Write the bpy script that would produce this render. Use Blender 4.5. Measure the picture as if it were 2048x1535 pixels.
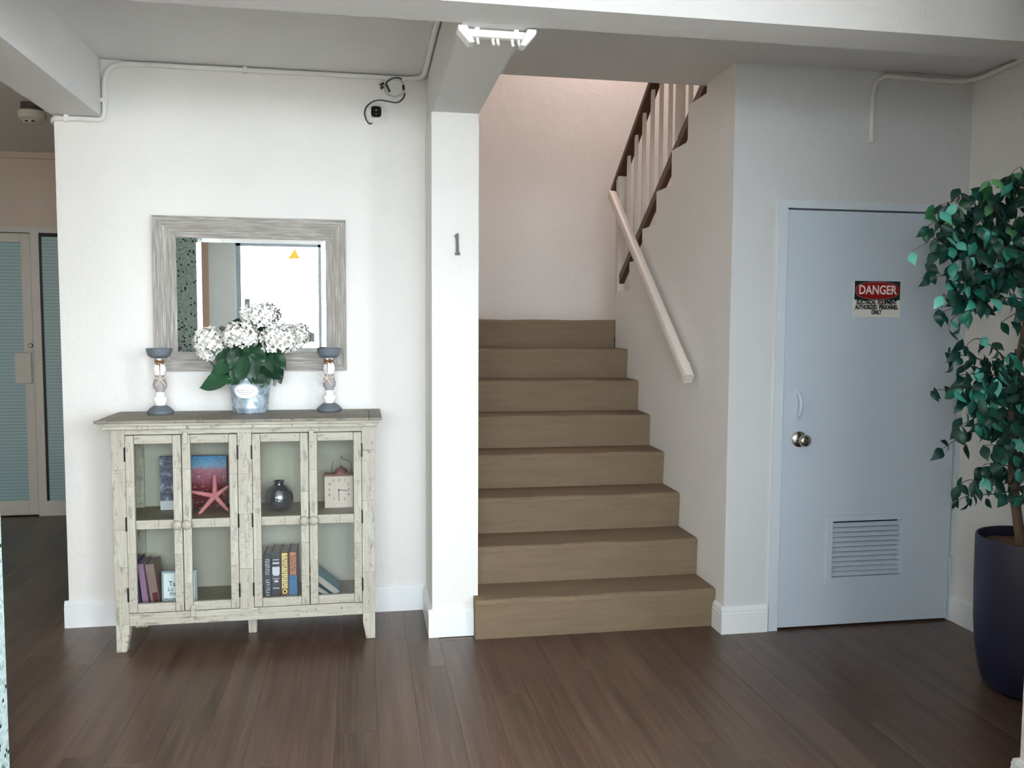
import bpy, bmesh, math, random
from mathutils import Vector, Matrix, Euler, Quaternion
rnd = random.Random(7)
PI = math.pi
S = bpy.context.scene
COL = S.collection
for o in list(bpy.data.objects):
    bpy.data.objects.remove(o)

# ------------------------------------------------------------------ camera
FPX, YAW, PITCH, ROLL, HCAM = 1705.2, 0.173668, 0.0693147, 0.00507188, 1.485
fw = Vector((math.sin(YAW)*math.cos(PITCH), math.cos(YAW)*math.cos(PITCH), -math.sin(PITCH)))
rt = Vector((math.cos(YAW), -math.sin(YAW), 0))
up = rt.cross(fw)
r2 = rt*math.cos(ROLL) + up*math.sin(ROLL)
u2 = up*math.cos(ROLL) - rt*math.sin(ROLL)
cd = bpy.data.cameras.new('camera')
cd.sensor_fit = 'HORIZONTAL'; cd.sensor_width = 36.0; cd.lens = FPX/2048*36.0
cd.clip_start = 0.05; cd.clip_end = 200
cam = bpy.data.objects.new('camera', cd); COL.objects.link(cam)
M = Matrix((r2, u2, -fw)).transposed().to_4x4(); M.translation = (0, 0, HCAM)
cam.matrix_world = M
S.camera = cam

# ------------------------------------------------------------------ world, lights, exposure
W = bpy.data.worlds.new('world'); S.world = W; W.use_nodes = True
bg = W.node_tree.nodes['Background']
bg.inputs[0].default_value = (0.88, 0.93, 1.0, 1); bg.inputs[1].default_value = 31.0
S.view_settings.view_transform = 'Standard'; S.view_settings.look = 'None'
S.view_settings.gamma = 1.0; S.view_settings.use_curve_mapping = False
S.view_settings.exposure = 0.0
S.cycles.use_denoising = True
S.cycles.max_bounces = 10; S.cycles.diffuse_bounces = 6; S.cycles.transparent_max_bounces = 16
S.cycles.sample_clamp_indirect = 8.0
S.cycles.caustics_reflective = False; S.cycles.caustics_refractive = False

def area(name, loc, rot, sx, sy, power, col=(1, 1, 1), portal=False):
    l = bpy.data.lights.new(name, 'AREA'); l.shape = 'RECTANGLE'; l.size = sx; l.size_y = sy
    l.energy = power; l.color = col
    if portal: l.cycles.is_portal = True
    o = bpy.data.objects.new(name, l); COL.objects.link(o); o.location = loc; o.rotation_euler = rot
    return o
GX0, GX1, GZ0, GZ1, GY = -1.47, -0.38, 1.10, 2.52, -1.80         # the glazed entrance front
SY0, SY1, SXG = -1.70, 0.60, 1.05; SZ0, SZ1 = 0.50, 2.60
RX0, RX1 = -0.33, 1.00                                           # glazing beside the entrance door
LX0, LX1, LZ0, LZ1 = -2.90, -2.50, 1.3, 2.3                                # the glazed right side of the entrance
area('window_portal', ((GX0+GX1)/2, GY+0.06, (GZ0+GZ1)/2), (PI/2, 0, 0), GX1-GX0, GZ1-GZ0, 1.0, portal=True)
area('side_window_portal', (SXG-0.01, (SY0+SY1)/2, (SZ0+SZ1)/2), (PI/2, 0, PI/2), SY1-SY0, SZ1-SZ0, 1.0, portal=True)
area('front_window_portal', ((RX0+RX1)/2, GY+0.06, (SZ0+SZ1)/2), (PI/2, 0, 0), RX1-RX0, SZ1-SZ0, 1.0, portal=True)
EY0, EY1, EZ0, EZ1 = 0.96, 1.72, 0.55, 2.30                       # tall window in the lobby's right wall, out of frame
area('lobby_window_portal', (2.02, (EY0+EY1)/2, (EZ0+EZ1)/2), (PI/2, 0, PI/2), EY1-EY0, EZ1-EZ0, 1.0, portal=True)
area('left_window_portal', ((LX0+LX1)/2, GY+0.06, (LZ0+LZ1)/2), (PI/2, 0, 0), LX1-LX0, LZ1-LZ0, 1.0, portal=True)
area('upstairs_lamp', (1.9, 6.1, 4.5), (0, 0, 0), 0.5, 0.5, 24.0, (1.0, 0.80, 0.74))

# ------------------------------------------------------------------ materials
def srgb(r, g, b):
    f = lambda c: (c/255/12.92) if c/255 <= 0.04045 else ((c/255+0.055)/1.055)**2.4
    return (f(r), f(g), f(b), 1)
class NT:
    def __init__(s, name):
        s.m = bpy.data.materials.new(name); s.m.use_nodes = True
        s.t = s.m.node_tree; s.t.nodes.clear()
        s.out = s.n('ShaderNodeOutputMaterial')
        s.b = s.n('ShaderNodeBsdfPrincipled'); s.l(s.b.outputs[0], s.out.inputs[0])
    def n(s, k, **kw):
        x = s.t.nodes.new(k)
        for a, v in kw.items(): setattr(x, a, v)
        return x
    def l(s, a, b): s.t.links.new(a, b)
    def val(s, x, v):
        if hasattr(v, 'is_linked') or isinstance(v, bpy.types.NodeSocket): s.l(v, x)
        else: x.default_value = v
    def math(s, op, a, b=0.0):
        x = s.n('ShaderNodeMath', operation=op); s.val(x.inputs[0], a); s.val(x.inputs[1], b); return x.outputs[0]
    def mix(s, f, a, b):
        x = s.n('ShaderNodeMix', data_type='RGBA'); s.val(x.inputs[0], f); s.val(x.inputs[6], a); s.val(x.inputs[7], b); return x.outputs[2]
    def ramp(s, f, stops):
        x = s.n('ShaderNodeValToRGB'); s.l(f, x.inputs[0]); e = x.color_ramp.elements
        while len(e) < len(stops): e.new(0.5)
        for q, (p, c) in zip(e, stops): q.position = p; q.color = c
        return x.outputs[0]
    def coord(s, kind='Object', scale=(1, 1, 1), offset=None):
        c = s.n('ShaderNodeTexCoord').outputs[kind]
        if offset is not None:
            a = s.n('ShaderNodeVectorMath', operation='ADD'); s.l(c, a.inputs[0]); s.l(offset, a.inputs[1]); c = a.outputs[0]
        m = s.n('ShaderNodeMapping'); s.l(c, m.inputs[0]); m.inputs[3].default_value = scale
        return m.outputs[0]
    def noise(s, v, scale=1.0, detail=4.0, rough=0.55):
        x = s.n('ShaderNodeTexNoise'); s.l(v, x.inputs['Vector']); x.inputs['Scale'].default_value = scale
        x.inputs['Detail'].default_value = detail; x.inputs['Roughness'].default_value = rough; return x.outputs[0]
    def rand(s): return s.n('ShaderNodeObjectInfo').outputs['Random']
    def island(s): return s.n('ShaderNodeNewGeometry').outputs['Random Per Island']
    def set(s, **kw):
        for k, v in kw.items(): s.val(s.b.inputs[k], v)
        return s
    def bump(s, h, strength=0.3, dist=0.01):
        x = s.n('ShaderNodeBump'); s.l(h, x.inputs['Height']); x.inputs['Strength'].default_value = strength
        x.inputs['Distance'].default_value = dist; s.l(x.outputs[0], s.b.inputs['Normal']); return s
def plain(name, c, rough=0.5, metal=0.0, var=0.06, bump=0.0, bscale=200.0, spec=0.5):
    t = NT(name); v = t.coord()
    n = t.noise(v, 18.0)
    a = tuple(min(1, x*(1+var)) for x in c[:3])+(1,); b = tuple(x*(1-var) for x in c[:3])+(1,)
    t.set(**{'Base Color': t.mix(n, b, a), 'Roughness': rough, 'Metallic': metal, 'Specular IOR Level': spec})
    if bump: t.bump(t.noise(v, bscale), bump, 0.004)
    return t.m

def paint(name, c, rough=0.55, bump=0.35, bs=55.0, blotch=0.05):
    t = NT(name); v = t.coord('Object')
    big = t.noise(v, 1.6, 3); fine = t.noise(v, bs, 5, 0.6); mid = t.noise(v, 9.0, 3)
    a = c; b = tuple(x*(1-blotch*2) for x in c[:3])+(1,)
    t.set(**{'Base Color': t.mix(big, b, a), 'Roughness': rough, 'Specular IOR Level': 0.35})
    h = t.math('ADD', t.math('MULTIPLY', fine, 0.6), t.math('MULTIPLY', mid, 1.2))
    t.bump(h, bump, 0.012); return t.m
M_wall = paint('wall_paint', srgb(233, 231, 227))
M_casing = paint('casing_paint', srgb(216, 225, 233), 0.42, 0.06, 60, 0.02)
M_cool_light = paint('wall_paint_cool_light', srgb(217, 219, 221))  # wall paint again, with the bluish light on the door wall mixed in
M_white = paint('white_paint', srgb(238, 237, 232), 0.5, 0.25)
M_ceil = paint('ceiling_paint', srgb(222, 221, 221), 0.7, 0.2, 120)
M_trim = paint('trim_paint', srgb(236, 238, 238), 0.35, 0.06, 60, 0.02)
M_corr = paint('corridor_paint', srgb(214, 198, 180), 0.7, 0.15)
M_door = paint('door_paint', srgb(204, 216, 228), 0.42, 0.08, 80, 0.02)
M_out = plain('outdoor_concrete', srgb(200, 198, 190), 0.9)

def floor_mat():
    t = NT('brown_floor_planks'); r = t.rand()
    off = t.n('ShaderNodeCombineXYZ'); t.l(t.math('MULTIPLY', r, 17.0), off.inputs[0]); t.l(t.math('MULTIPLY', r, 31.0), off.inputs[1])
    g = t.noise(t.coord('Object', (110, 2.4, 1), off.outputs[0]), 1.0, 6, 0.66)
    g2 = t.noise(t.coord('Object', (24, 0.8, 1), off.outputs[0]), 1.0, 3)
    g3 = t.noise(t.coord('Object', (7, 0.5, 1), off.outputs[0]), 1.0, 2)
    base = t.ramp(g, [(0.3, srgb(44, 31, 24)), (0.5, srgb(82, 63, 50)), (0.7, srgb(122, 98, 81))])
    tint = t.ramp(r, [(0.0, srgb(62, 46, 36)), (0.2, srgb(92, 66, 51)), (0.4, srgb(80, 65, 49)), (0.6, srgb(102, 80, 64)), (0.8, srgb(88, 61, 51)), (1.0, srgb(112, 92, 79))])
    c = t.mix(0.5, base, tint)
    c = t.mix(t.ramp(g2, [(0.42, (0, 0, 0, 1)), (0.66, (0.62, 0.62, 0.62, 1))]), c, srgb(54, 41, 34))
    c = t.mix(t.ramp(g3, [(0.5, (0, 0, 0, 1)), (0.75, (0.45, 0.45, 0.45, 1))]), c, srgb(110, 90, 76))
    t.set(**{'Base Color': c, 'Roughness': t.math('ADD', t.math('MULTIPLY', g, 0.16), 0.26), 'Specular IOR Level': 0.45})
    t.bump(g, 0.12, 0.003); return t.m
M_floor = floor_mat()

def weathered(name, axis, light, mid, dark, amount=0.62):
    """cream wood with sanded-through scratches; grain runs along axis"""
    t = NT(name); r = t.island()
    off = t.n('ShaderNodeCombineXYZ')
    for i in range(3): t.l(t.math('MULTIPLY', r, (13.0, 7.0, 19.0)[i]), off.inputs[i])
    sc = [90, 90, 90]; sc[axis] = 5
    g = t.noise(t.coord('Object', sc, off.outputs[0]), 1.0, 6, 0.6)
    s2 = [45, 45, 45]; s2[axis] = 11
    w = t.noise(t.coord('Object', s2, off.outputs[0]), 1.0, 5, 0.7)
    cross = [26, 26, 26]; cross[axis] = 150
    x = t.noise(t.coord('Object', cross, off.outputs[0]), 1.0, 3)
    zone = t.noise(t.coord('Object', (6, 6, 6), off.outputs[0]), 1.0, 2)
    k = t.noise(t.coord('Object', (30, 30, 30), off.outputs[0]), 1.0, 2)
    base = t.mix(t.ramp(g, [(0.3, (0, 0, 0, 1)), (0.7, (1, 1, 1, 1))]), mid, light)
    tintv = t.mix(t.math('MULTIPLY', r, 0.5), base, mid)
    scratch = t.ramp(w, [(0.555, (0, 0, 0, 1)), (0.66, (1, 1, 1, 1))])
    kn = t.ramp(k, [(0.67, (0, 0, 0, 1)), (0.74, (1, 1, 1, 1))])
    saw = t.math('MULTIPLY', t.ramp(x, [(0.55, (0, 0, 0, 1)), (0.66, (1, 1, 1, 1))]), t.ramp(zone, [(0.52, (0, 0, 0, 1)), (0.62, (1, 1, 1, 1))]))
    d = t.math('MAXIMUM', t.math('MAXIMUM', t.math('MULTIPLY', scratch, 0.8), kn), t.math('MULTIPLY', saw, 0.55))
    d = t.math('MULTIPLY', d, amount)
    t.set(**{'Base Color': t.mix(d, tintv, dark), 'Roughness': 0.62, 'Specular IOR Level': 0.3})
    t.bump(t.math('SUBTRACT', t.math('MULTIPLY', g, 0.4), d), 0.5, 0.002); return t.m
CL, CM_, CDK = srgb(190, 187, 175), srgb(160, 154, 139), srgb(70, 60, 48)
M_cabx = weathered('weathered_cream_wood_x', 0, CL, CM_, CDK)
M_cabz = weathered('weathered_cream_wood_z', 2, CL, CM_, CDK)
M_caby = weathered('weathered_cream_wood_y', 1, CL, CM_, CDK)
M_topx = weathered('weathered_top_wood_x', 0, srgb(162, 156, 144), srgb(118, 112, 102), srgb(66, 60, 52), 0.75)
M_topy = weathered('weathered_top_wood_y', 1, srgb(162, 156, 144), srgb(118, 112, 102), srgb(66, 60, 52), 0.75)
M_cabin = plain('cabinet_inside', srgb(186, 181, 166), 0.7)
M_shelf = plain('cabinet_shelf', srgb(128, 116, 92), 0.5)
M_hinge = plain('black_hinge', srgb(30, 27, 24), 0.45, 0.6)
M_knob = plain('knob_wood', srgb(166, 160, 146), 0.5, 0, 0.15)

def frame_mat(name, axis):
    t = NT(name)
    sc = [330, 330, 330]; sc[axis] = 6
    g = t.noise(t.coord('Object', sc), 1.0, 5, 0.65)
    s2 = [600, 600, 600]; s2[axis] = 12
    g2 = t.noise(t.coord('Object', s2), 1.0, 2)
    h = t.math('ADD', t.math('MULTIPLY', g, 0.7), t.math('MULTIPLY', g2, 0.3))
    t.set(**{'Base Color': t.ramp(h, [(0.34, srgb(96, 90, 84)), (0.5, srgb(142, 136, 129)), (0.64, srgb(196, 192, 186))]), 'Roughness': 0.55})
    t.bump(h, 0.5, 0.002); return t.m
M_frx = frame_mat('grey_mirror_frame_x', 0); M_frz = frame_mat('grey_mirror_frame_z', 2)
t = NT('mirror_silver'); t.set(**{'Base Color': (0.93, 0.95, 0.95, 1), 'Metallic': 1.0, 'Roughness': 0.0}); M_mirror = t.m

def thin_glass(name, tint=(1, 1, 1, 1), refl=0.08, rough=0.0):
    t = NT(name); t.t.nodes.remove(t.b)
    tr = t.n('ShaderNodeBsdfTransparent'); tr.inputs[0].default_value = tint
    gl = t.n('ShaderNodeBsdfGlossy'); gl.inputs['Roughness'].default_value = rough
    fr = t.n('ShaderNodeFresnel'); fr.inputs[0].default_value = 1.5
    mx = t.n('ShaderNodeMixShader'); bk_ = t.n('ShaderNodeNewGeometry').outputs['Backfacing']
    t.l(t.math('MULTIPLY', t.math('ADD', t.math('MULTIPLY', fr.outputs[0], 1.0), refl-0.04), t.math('SUBTRACT', 1.0, bk_)), mx.inputs[0])
    t.l(tr.outputs[0], mx.inputs[1]); t.l(gl.outputs[0], mx.inputs[2]); t.l(mx.outputs[0], t.out.inputs[0]); return t.m
M_glass = thin_glass('cabinet_glass', (0.93, 0.95, 0.94, 1), 0.06)
M_pane = thin_glass('entrance_glass', (0.95, 0.97, 0.97, 1), 0.05)

def stair_mat():
    t = NT('tan_stair_coating'); v = t.coord()
    n = t.noise(v, 70, 5, 0.7); b = t.noise(t.coord('Object', (3, 20, 34)), 1.0, 5, 0.65)
    c = t.mix(t.ramp(b, [(0.35, (0, 0, 0, 1)), (0.65, (1, 1, 1, 1))]), srgb(122, 105, 84), srgb(130, 113, 91))
    c = t.mix(t.math('MULTIPLY', n, 0.3), c, srgb(102, 87, 69))
    t.set(**{'Base Color': c, 'Roughness': 0.75, 'Specular IOR Level': 0.25}); t.bump(t.math('ADD', n, t.math('MULTIPLY', b, 0.8)), 0.7, 0.008); return t.m
M_stair = stair_mat()
M_brown = plain('dark_brown_rail', srgb(84, 60, 46), 0.45)
M_cream = plain('cream_baluster', srgb(214, 206, 196), 0.5)
M_rail = plain('painted_handrail', srgb(222, 214, 205), 0.42)
M_dkmetal = plain('brushed_dark_metal', srgb(120, 116, 108), 0.4, 0.9)
M_steel = plain('satin_steel', srgb(180, 176, 168), 0.22, 1.0)
M_black = plain('black_plastic', srgb(14, 14, 16), 0.3)
M_lens = plain('black_lens', srgb(6, 6, 12), 0.05)
M_plast = plain('white_plastic', srgb(240, 240, 236), 0.35, 0, 0.02)
M_offw = plain('aged_white_plastic', srgb(206, 200, 190), 0.45, 0, 0.03)
M_clear = plain('translucent_cord', srgb(176, 178, 176), 0.3, 0, 0.02)
M_red = plain('sign_red', srgb(150, 12, 16), 0.4)
M_sgreen = plain('sign_black_green', srgb(8, 42, 38), 0.4)
M_swhite = plain('sign_white', srgb(232, 230, 222), 0.45, 0, 0.03)
M_spink = plain('sign_letter_white', srgb(250, 238, 234), 0.45, 0, 0.02)
M_ink = plain('ink_black', srgb(16, 16, 14), 0.6)
M_grey = plain('slate_grey_wood', srgb(96, 104, 112), 0.6)
M_grey2 = plain('pale_mauve_grey_wood', srgb(160, 154, 156), 0.6)
M_cwhite = plain('candle_white_wood', srgb(244, 242, 238), 0.5, 0, 0.03)
M_twine = plain('brown_twine', srgb(124, 84, 56), 0.9)
M_star = plain('pale_starfish', srgb(206, 190, 176), 0.8, 0, 0.1, 0.5, 300)
M_pink = plain('pink_starfish', srgb(214, 132, 136), 0.75, 0, 0.1, 0.6, 250)
M_petal = None
def petal_mat():
    t = NT('white_petals'); r = t.island()
    t.set(**{'Base Color': t.ramp(r, [(0, srgb(222, 216, 206)), (0.25, srgb(238, 236, 230)), (1, srgb(250, 250, 249))]), 'Roughness': 0.7})
    return t.m
M_petal = petal_mat()
def leaf_mat(name, stops, vein=0.2):
    t = NT(name); r = t.rand()
    c = t.ramp(r, stops)
    w = t.n('ShaderNodeTexWave'); t.l(t.coord('Object', (1, 1, 1)), w.inputs[0]); w.inputs['Scale'].default_value = 40; w.inputs['Distortion'].default_value = 3
    c = t.mix(t.math('MULTIPLY', w.outputs[1], vein), c, (0.02, 0.10, 0.06, 1))
    t.set(**{'Base Color': c, 'Roughness': 0.38, 'Specular IOR Level': 0.5}); return t.m
M_hleaf = leaf_mat('hydrangea_leaf', [(0, srgb(10, 38, 20)), (0.5, srgb(20, 56, 30)), (1, srgb(38, 78, 48))])
M_fleaf = leaf_mat('ficus_leaf', [(0, srgb(12, 56, 46)), (0.35, srgb(22, 88, 74)), (0.6, srgb(34, 124, 106)), (0.8, srgb(66, 170, 152)), (1, srgb(122, 214, 198))], 0.12)
M_fleafg = leaf_mat('ficus_leaf_green', [(0, srgb(16, 58, 36)), (0.5, srgb(32, 104, 56)), (1, srgb(116, 184, 126))], 0.12)
M_twig = plain('brown_twig', srgb(92, 80, 66), 0.8)
M_trunk = plain('grey_brown_trunk', srgb(110, 94, 78), 0.85, 0, 0.2, 0.6, 60)
M_soil = plain('brown_bark_mulch', srgb(98, 72, 54), 0.95, 0, 0.3, 0.9, 80)
M_navy = plain('navy_planter_glaze', srgb(24, 27, 52), 0.45, 0, 0.12, 0.1, 200)
def galv():
    t = NT('galvanised_steel'); v = t.coord('Object', (1, 1, 1))
    n = t.noise(v, 28, 4, 0.6); k = t.noise(t.coord('Object', (60, 60, 110)), 1, 3)
    c = t.mix(t.ramp(n, [(0.35, (0, 0, 0, 1)), (0.65, (1, 1, 1, 1))]), srgb(120, 134, 146), srgb(196, 212, 224))
    c = t.mix(t.math('MULTIPLY', t.ramp(k, [(0.66, (0, 0, 0, 1)), (0.74, (1, 1, 1, 1))]), 0.6), c, srgb(96, 104, 112))
    t.set(**{'Base Color': c, 'Metallic': 0.35, 'Roughness': 0.42}); t.bump(n, 0.2, 0.004); return t.m
M_galv = galv()
t = NT('mercury_glass'); nn = t.noise(t.coord('Object', (1, 1, 1)), 30, 3)
t.set(**{'Base Color': t.mix(nn, srgb(128, 138, 156), srgb(190, 198, 210)), 'Metallic': 0.95, 'Roughness': 0.08}); M_merc = t.m
M_clock = plain('dusty_red_clock_metal', srgb(128, 84, 80), 0.5, 0.2)
M_face = plain('cream_clock_face', srgb(226, 208, 196), 0.6, 0, 0.06)
M_face2 = plain('brown_clock_print', srgb(104, 82, 74), 0.6)
def pages(): return plain('book_pages', srgb(168, 158, 148), 0.85, 0, 0.1)
M_pages = pages()
def tile_mat():
    t = NT('mosaic_tile'); v = t.coord('Object')
    def mod(axis):
        sx = t.n('ShaderNodeSeparateXYZ'); t.l(v, sx.inputs[0]); return sx.outputs[axis]
    vs = t.n('ShaderNodeVectorMath', operation='SCALE'); t.l(v, vs.inputs[0]); vs.inputs[3].default_value = 1/0.0115
    fl = t.n('ShaderNodeVectorMath', operation='FLOOR'); t.l(vs.outputs[0], fl.inputs[0])
    fr = t.n('ShaderNodeVectorMath', operation='FRACTION'); t.l(vs.outputs[0], fr.inputs[0])
    sp = t.n('ShaderNodeSeparateXYZ'); t.l(fl.outputs[0], sp.inputs[0])
    fp = t.n('ShaderNodeSeparateXYZ'); t.l(fr.outputs[0], fp.inputs[0])
    h = t.math('ADD', sp.outputs[0], sp.outputs[1])
    cmb = t.n('ShaderNodeCombineXYZ'); t.l(h, cmb.inputs[0]); t.l(sp.outputs[2], cmb.inputs[1])
    wn = t.n('ShaderNodeTexWhiteNoise', noise_dimensions='2D'); t.l(cmb.outputs[0], wn.inputs[0])
    c = t.ramp(wn.outputs[0], [(0.0, srgb(28, 44, 46)), (0.05, srgb(40, 60, 60)), (0.06, srgb(150, 178, 172)), (0.3, srgb(178, 202, 198)), (0.6, srgb(194, 214, 212)), (1.0, srgb(208, 224, 224))])
    # grout lines along z and along the horizontal
    gz = t.math('LESS_THAN', fp.outputs[2], 0.13)
    c = t.mix(t.math('MULTIPLY', gz, 0.55), c, srgb(150, 166, 164))
    t.set(**{'Base Color': c, 'Roughness': 0.25}); 
    t.bump(t.math('SUBTRACT', 1.0, gz), 0.5, 0.003)
    return t.m
M_tile = tile_mat()
def blind_mat():
    t = NT('frosted_glass_with_blind_lines'); v = t.coord()
    sp = t.n('ShaderNodeSeparateXYZ'); t.l(v, sp.inputs[0])
    f = t.math('FRACT', t.math('MULTIPLY', sp.outputs[2], 40.0))
    c = t.mix(t.math('MULTIPLY', t.math('LESS_THAN', f, 0.4), 0.5), srgb(168, 196, 198), srgb(128, 150, 152))
    t.set(**{'Base Color': c, 'Roughness': 0.12, 'Specular IOR Level': 0.6}); return t.m
M_blind = blind_mat()
M_orange = plain('orange_sticker', srgb(238, 150, 40), 0.5)
M_gstick = plain('grey_sticker', srgb(104, 106, 108), 0.5)

# ------------------------------------------------------------------ geometry helpers
class B:
    """collects shapes in world metres; build() links them as ONE mesh object, local to its parent"""
    def __init__(s): s.b = bmesh.new()
    def add(s, verts, faces):
        vs = [s.b.verts.new(v) for v in verts]
        for f in faces:
            try: s.b.faces.new([vs[i] for i in f])
            except ValueError: pass
        return vs
    def box(s, x0, x1, y0, y1, z0, z1, bev=0.0, seg=2):
        v = [(x0, y0, z0), (x1, y0, z0), (x1, y1, z0), (x0, y1, z0), (x0, y0, z1), (x1, y0, z1), (x1, y1, z1), (x0, y1, z1)]
        f = [(0, 3, 2, 1), (4, 5, 6, 7), (0, 1, 5, 4), (1, 2, 6, 5), (2, 3, 7, 6), (3, 0, 4, 7)]
        vs = s.add(v, f)
        if bev > 0:
            ed = list({e for q in vs for e in q.link_edges})
            bmesh.ops.bevel(s.b, geom=ed, offset=bev, segments=seg, profile=0.5, affect='EDGES')
        return s
    def prism(s, pts, axis, a, b, bev=0.0):
        """polygon pts in the two other axes, extruded along axis from a to b"""
        def mk(p, q):
            if axis == 0: return (q, p[0], p[1])
            if axis == 1: return (p[0], q, p[1])
            return (p[0], p[1], q)
        n = len(pts)
        v = [mk(p, a) for p in pts]+[mk(p, b) for p in pts]
        f = [tuple(range(n)), tuple(range(2*n-1, n-1, -1))]+[(i, i+n, (i+1) % n+n, (i+1) % n) for i in range(n)]
        vs = s.add(v, f)
        if bev > 0:
            ed = list({e for q in vs for e in q.link_edges})
            bmesh.ops.bevel(s.b, geom=ed, offset=bev, segments=1, affect='EDGES')
        return s
    def lathe(s, prof, c, n=28, axis=2):
        rings = []
        for r, h in prof:
            ring = []
            for i in range(n):
                a = 2*PI*i/n; x, y = r*math.cos(a), r*math.sin(a)
                p = (x, y, h) if axis == 2 else ((x, h, y) if axis == 1 else (h, x, y))
                ring.append(s.b.verts.new((c[0]+p[0], c[1]+p[1], c[2]+p[2])))
            rings.append(ring)
        for a, b in zip(rings, rings[1:]):
            for i in range(n): s.b.faces.new((a[i], a[(i+1) % n], b[(i+1) % n], b[i]))
        s.b.faces.new(rings[0][::-1]); s.b.faces.new(rings[-1])
        return s
    def tube(s, pts, r, n=8, rf=None):
        pts = [Vector(p) for p in pts]; rings = []; ref = None
        for i, p in enumerate(pts):
            d = (pts[min(i+1, len(pts)-1)]-pts[max(i-1, 0)]).normalized()
            if ref is None: ref = d.orthogonal().normalized()
            ref = (ref-d*ref.dot(d))
            ref = ref.normalized() if ref.length > 1e-6 else d.orthogonal().normalized()
            b = d.cross(ref); rr = rf(i/(len(pts)-1)) if rf else r
            rings.append([s.b.verts.new(p+(ref*math.cos(2*PI*k/n)+b*math.sin(2*PI*k/n))*rr) for k in range(n)])
        for a, b in zip(rings, rings[1:]):
            for k in range(n): s.b.faces.new((a[k], a[(k+1) % n], b[(k+1) % n], b[k]))
        s.b.faces.new(rings[0][::-1]); s.b.faces.new(rings[-1]); return s
    def bar(s, p, q, wx, h, bev=0.0, upv=(0, 0, 1)):
        """rectangular bar from p to q: width wx sideways, height h"""
        p, q = Vector(p), Vector(q); d = (q-p).normalized(); side = d.cross(Vector(upv)).normalized(); u = side.cross(d)
        v = []
        for e in (p, q):
            for a, b in ((-1, -1), (1, -1), (1, 1), (-1, 1)): v.append(e+side*a*wx/2+u*b*h/2)
        vs = s.add(v, [(0, 1, 2, 3), (7, 6, 5, 4), (0, 4, 5, 1), (1, 5, 6, 2), (2, 6, 7, 3), (3, 7, 4, 0)])
        if bev > 0: bmesh.ops.bevel(s.b, geom=list({e for x in vs for e in x.link_edges}), offset=bev, segments=2, profile=0.5, affect='EDGES')
        return s
    def build(s, name, mat, parent=None, smooth=False, angle=None):
        off = Vector((0, 0, 0)); q = parent
        while q is not None: off += q.location; q = q.parent
        bmesh.ops.recalc_face_normals(s.b, faces=s.b.faces)
        for v in s.b.verts: v.co -= off
        me = bpy.data.meshes.new(name); s.b.to_mesh(me); s.b.free()
        me.materials.append(mat)
        if smooth:
            for p in me.polygons: p.use_smooth = True
            me.set_sharp_from_angle(angle=math.radians(angle or 40))
        o = bpy.data.objects.new(name, me); COL.objects.link(o)
        if parent is not None: o.parent = parent
        return o
def box(name, x0, x1, y0, y1, z0, z1, mat, parent=None, bev=0.0):
    return B().box(x0, x1, y0, y1, z0, z1, bev).build(name, mat, parent)
def empty(name, loc): 
    o = bpy.data.objects.new(name, None); COL.objects.link(o); o.location = loc; o.empty_display_size = 0.1; return o
def tag(o, label, cat=None, group=None):
    o['label'] = label
    if cat: o['category'] = cat
    if group: o['group'] = group
    return o
def struct(o, label=None):
    o['kind'] = 'structure'
    if label: o['label'] = label
    return o
def text(name, s, size, loc, mat, parent, bold=0.0, ext=0.0006, sx=1.0, align='CENTER', rot=(PI/2, 0, 0), font=None):
    c = bpy.data.curves.new(name, 'FONT'); c.body = s; c.size = size; c.offset = bold; c.extrude = ext
    c.align_x = align; c.align_y = 'CENTER'; c.resolution_u = 3
    o = bpy.data.objects.new(name, c); COL.objects.link(o)
    bpy.context.view_layer.update()
    me = bpy.data.meshes.new_from_object(o.evaluated_get(bpy.context.evaluated_depsgraph_get()))
    bpy.data.objects.remove(o); bpy.data.curves.remove(c)
    mt = Matrix.LocRotScale(Vector(loc), Euler(rot), Vector((sx, 1, 1)))
    off = Vector((0, 0, 0)); q = parent
    while q is not None: off += q.location; q = q.parent
    me.transform(Matrix.Translation(-off) @ mt)
    me.materials.clear(); me.materials.append(mat); me.name = name
    n = bpy.data.objects.new(name, me); COL.objects.link(n); n.parent = parent; return n
def copy_tree(o, parent=None):
    c = o.copy(); COL.objects.link(c); c.parent = parent
    for ch in list(o.children): copy_tree(ch, c)
    return c
def bez(pts, n=8):
    """Catmull-Rom through the points"""
    P = [Vector(p) for p in pts]; out = []
    for i in range(len(P)-1):
        a, b, c, d = P[max(i-1, 0)], P[i], P[i+1], P[min(i+2, len(P)-1)]
        for k in range(n):
            t = k/n
            out.append(0.5*((2*b)+(c-a)*t+(2*a-5*b+4*c-d)*t*t+(3*b-a-3*c+d)*t**3))
    out.append(P[-1]); return out

# ================================================================== STRUCTURE
ZC, ZB, ZCC = 2.70, 2.455, 2.76
XL, XR = -3.30, 2.945                      # outer left wall, right wall of the recess
YW, YC, YD, YB = 4.39, 3.98, 3.80, 7.06    # cabinet wall, column face, door wall, corridor end
XWE = -1.42                                # free edge of the cabinet wall
XS0, XS1 = 0.537, 1.712                    # stair between these
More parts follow.
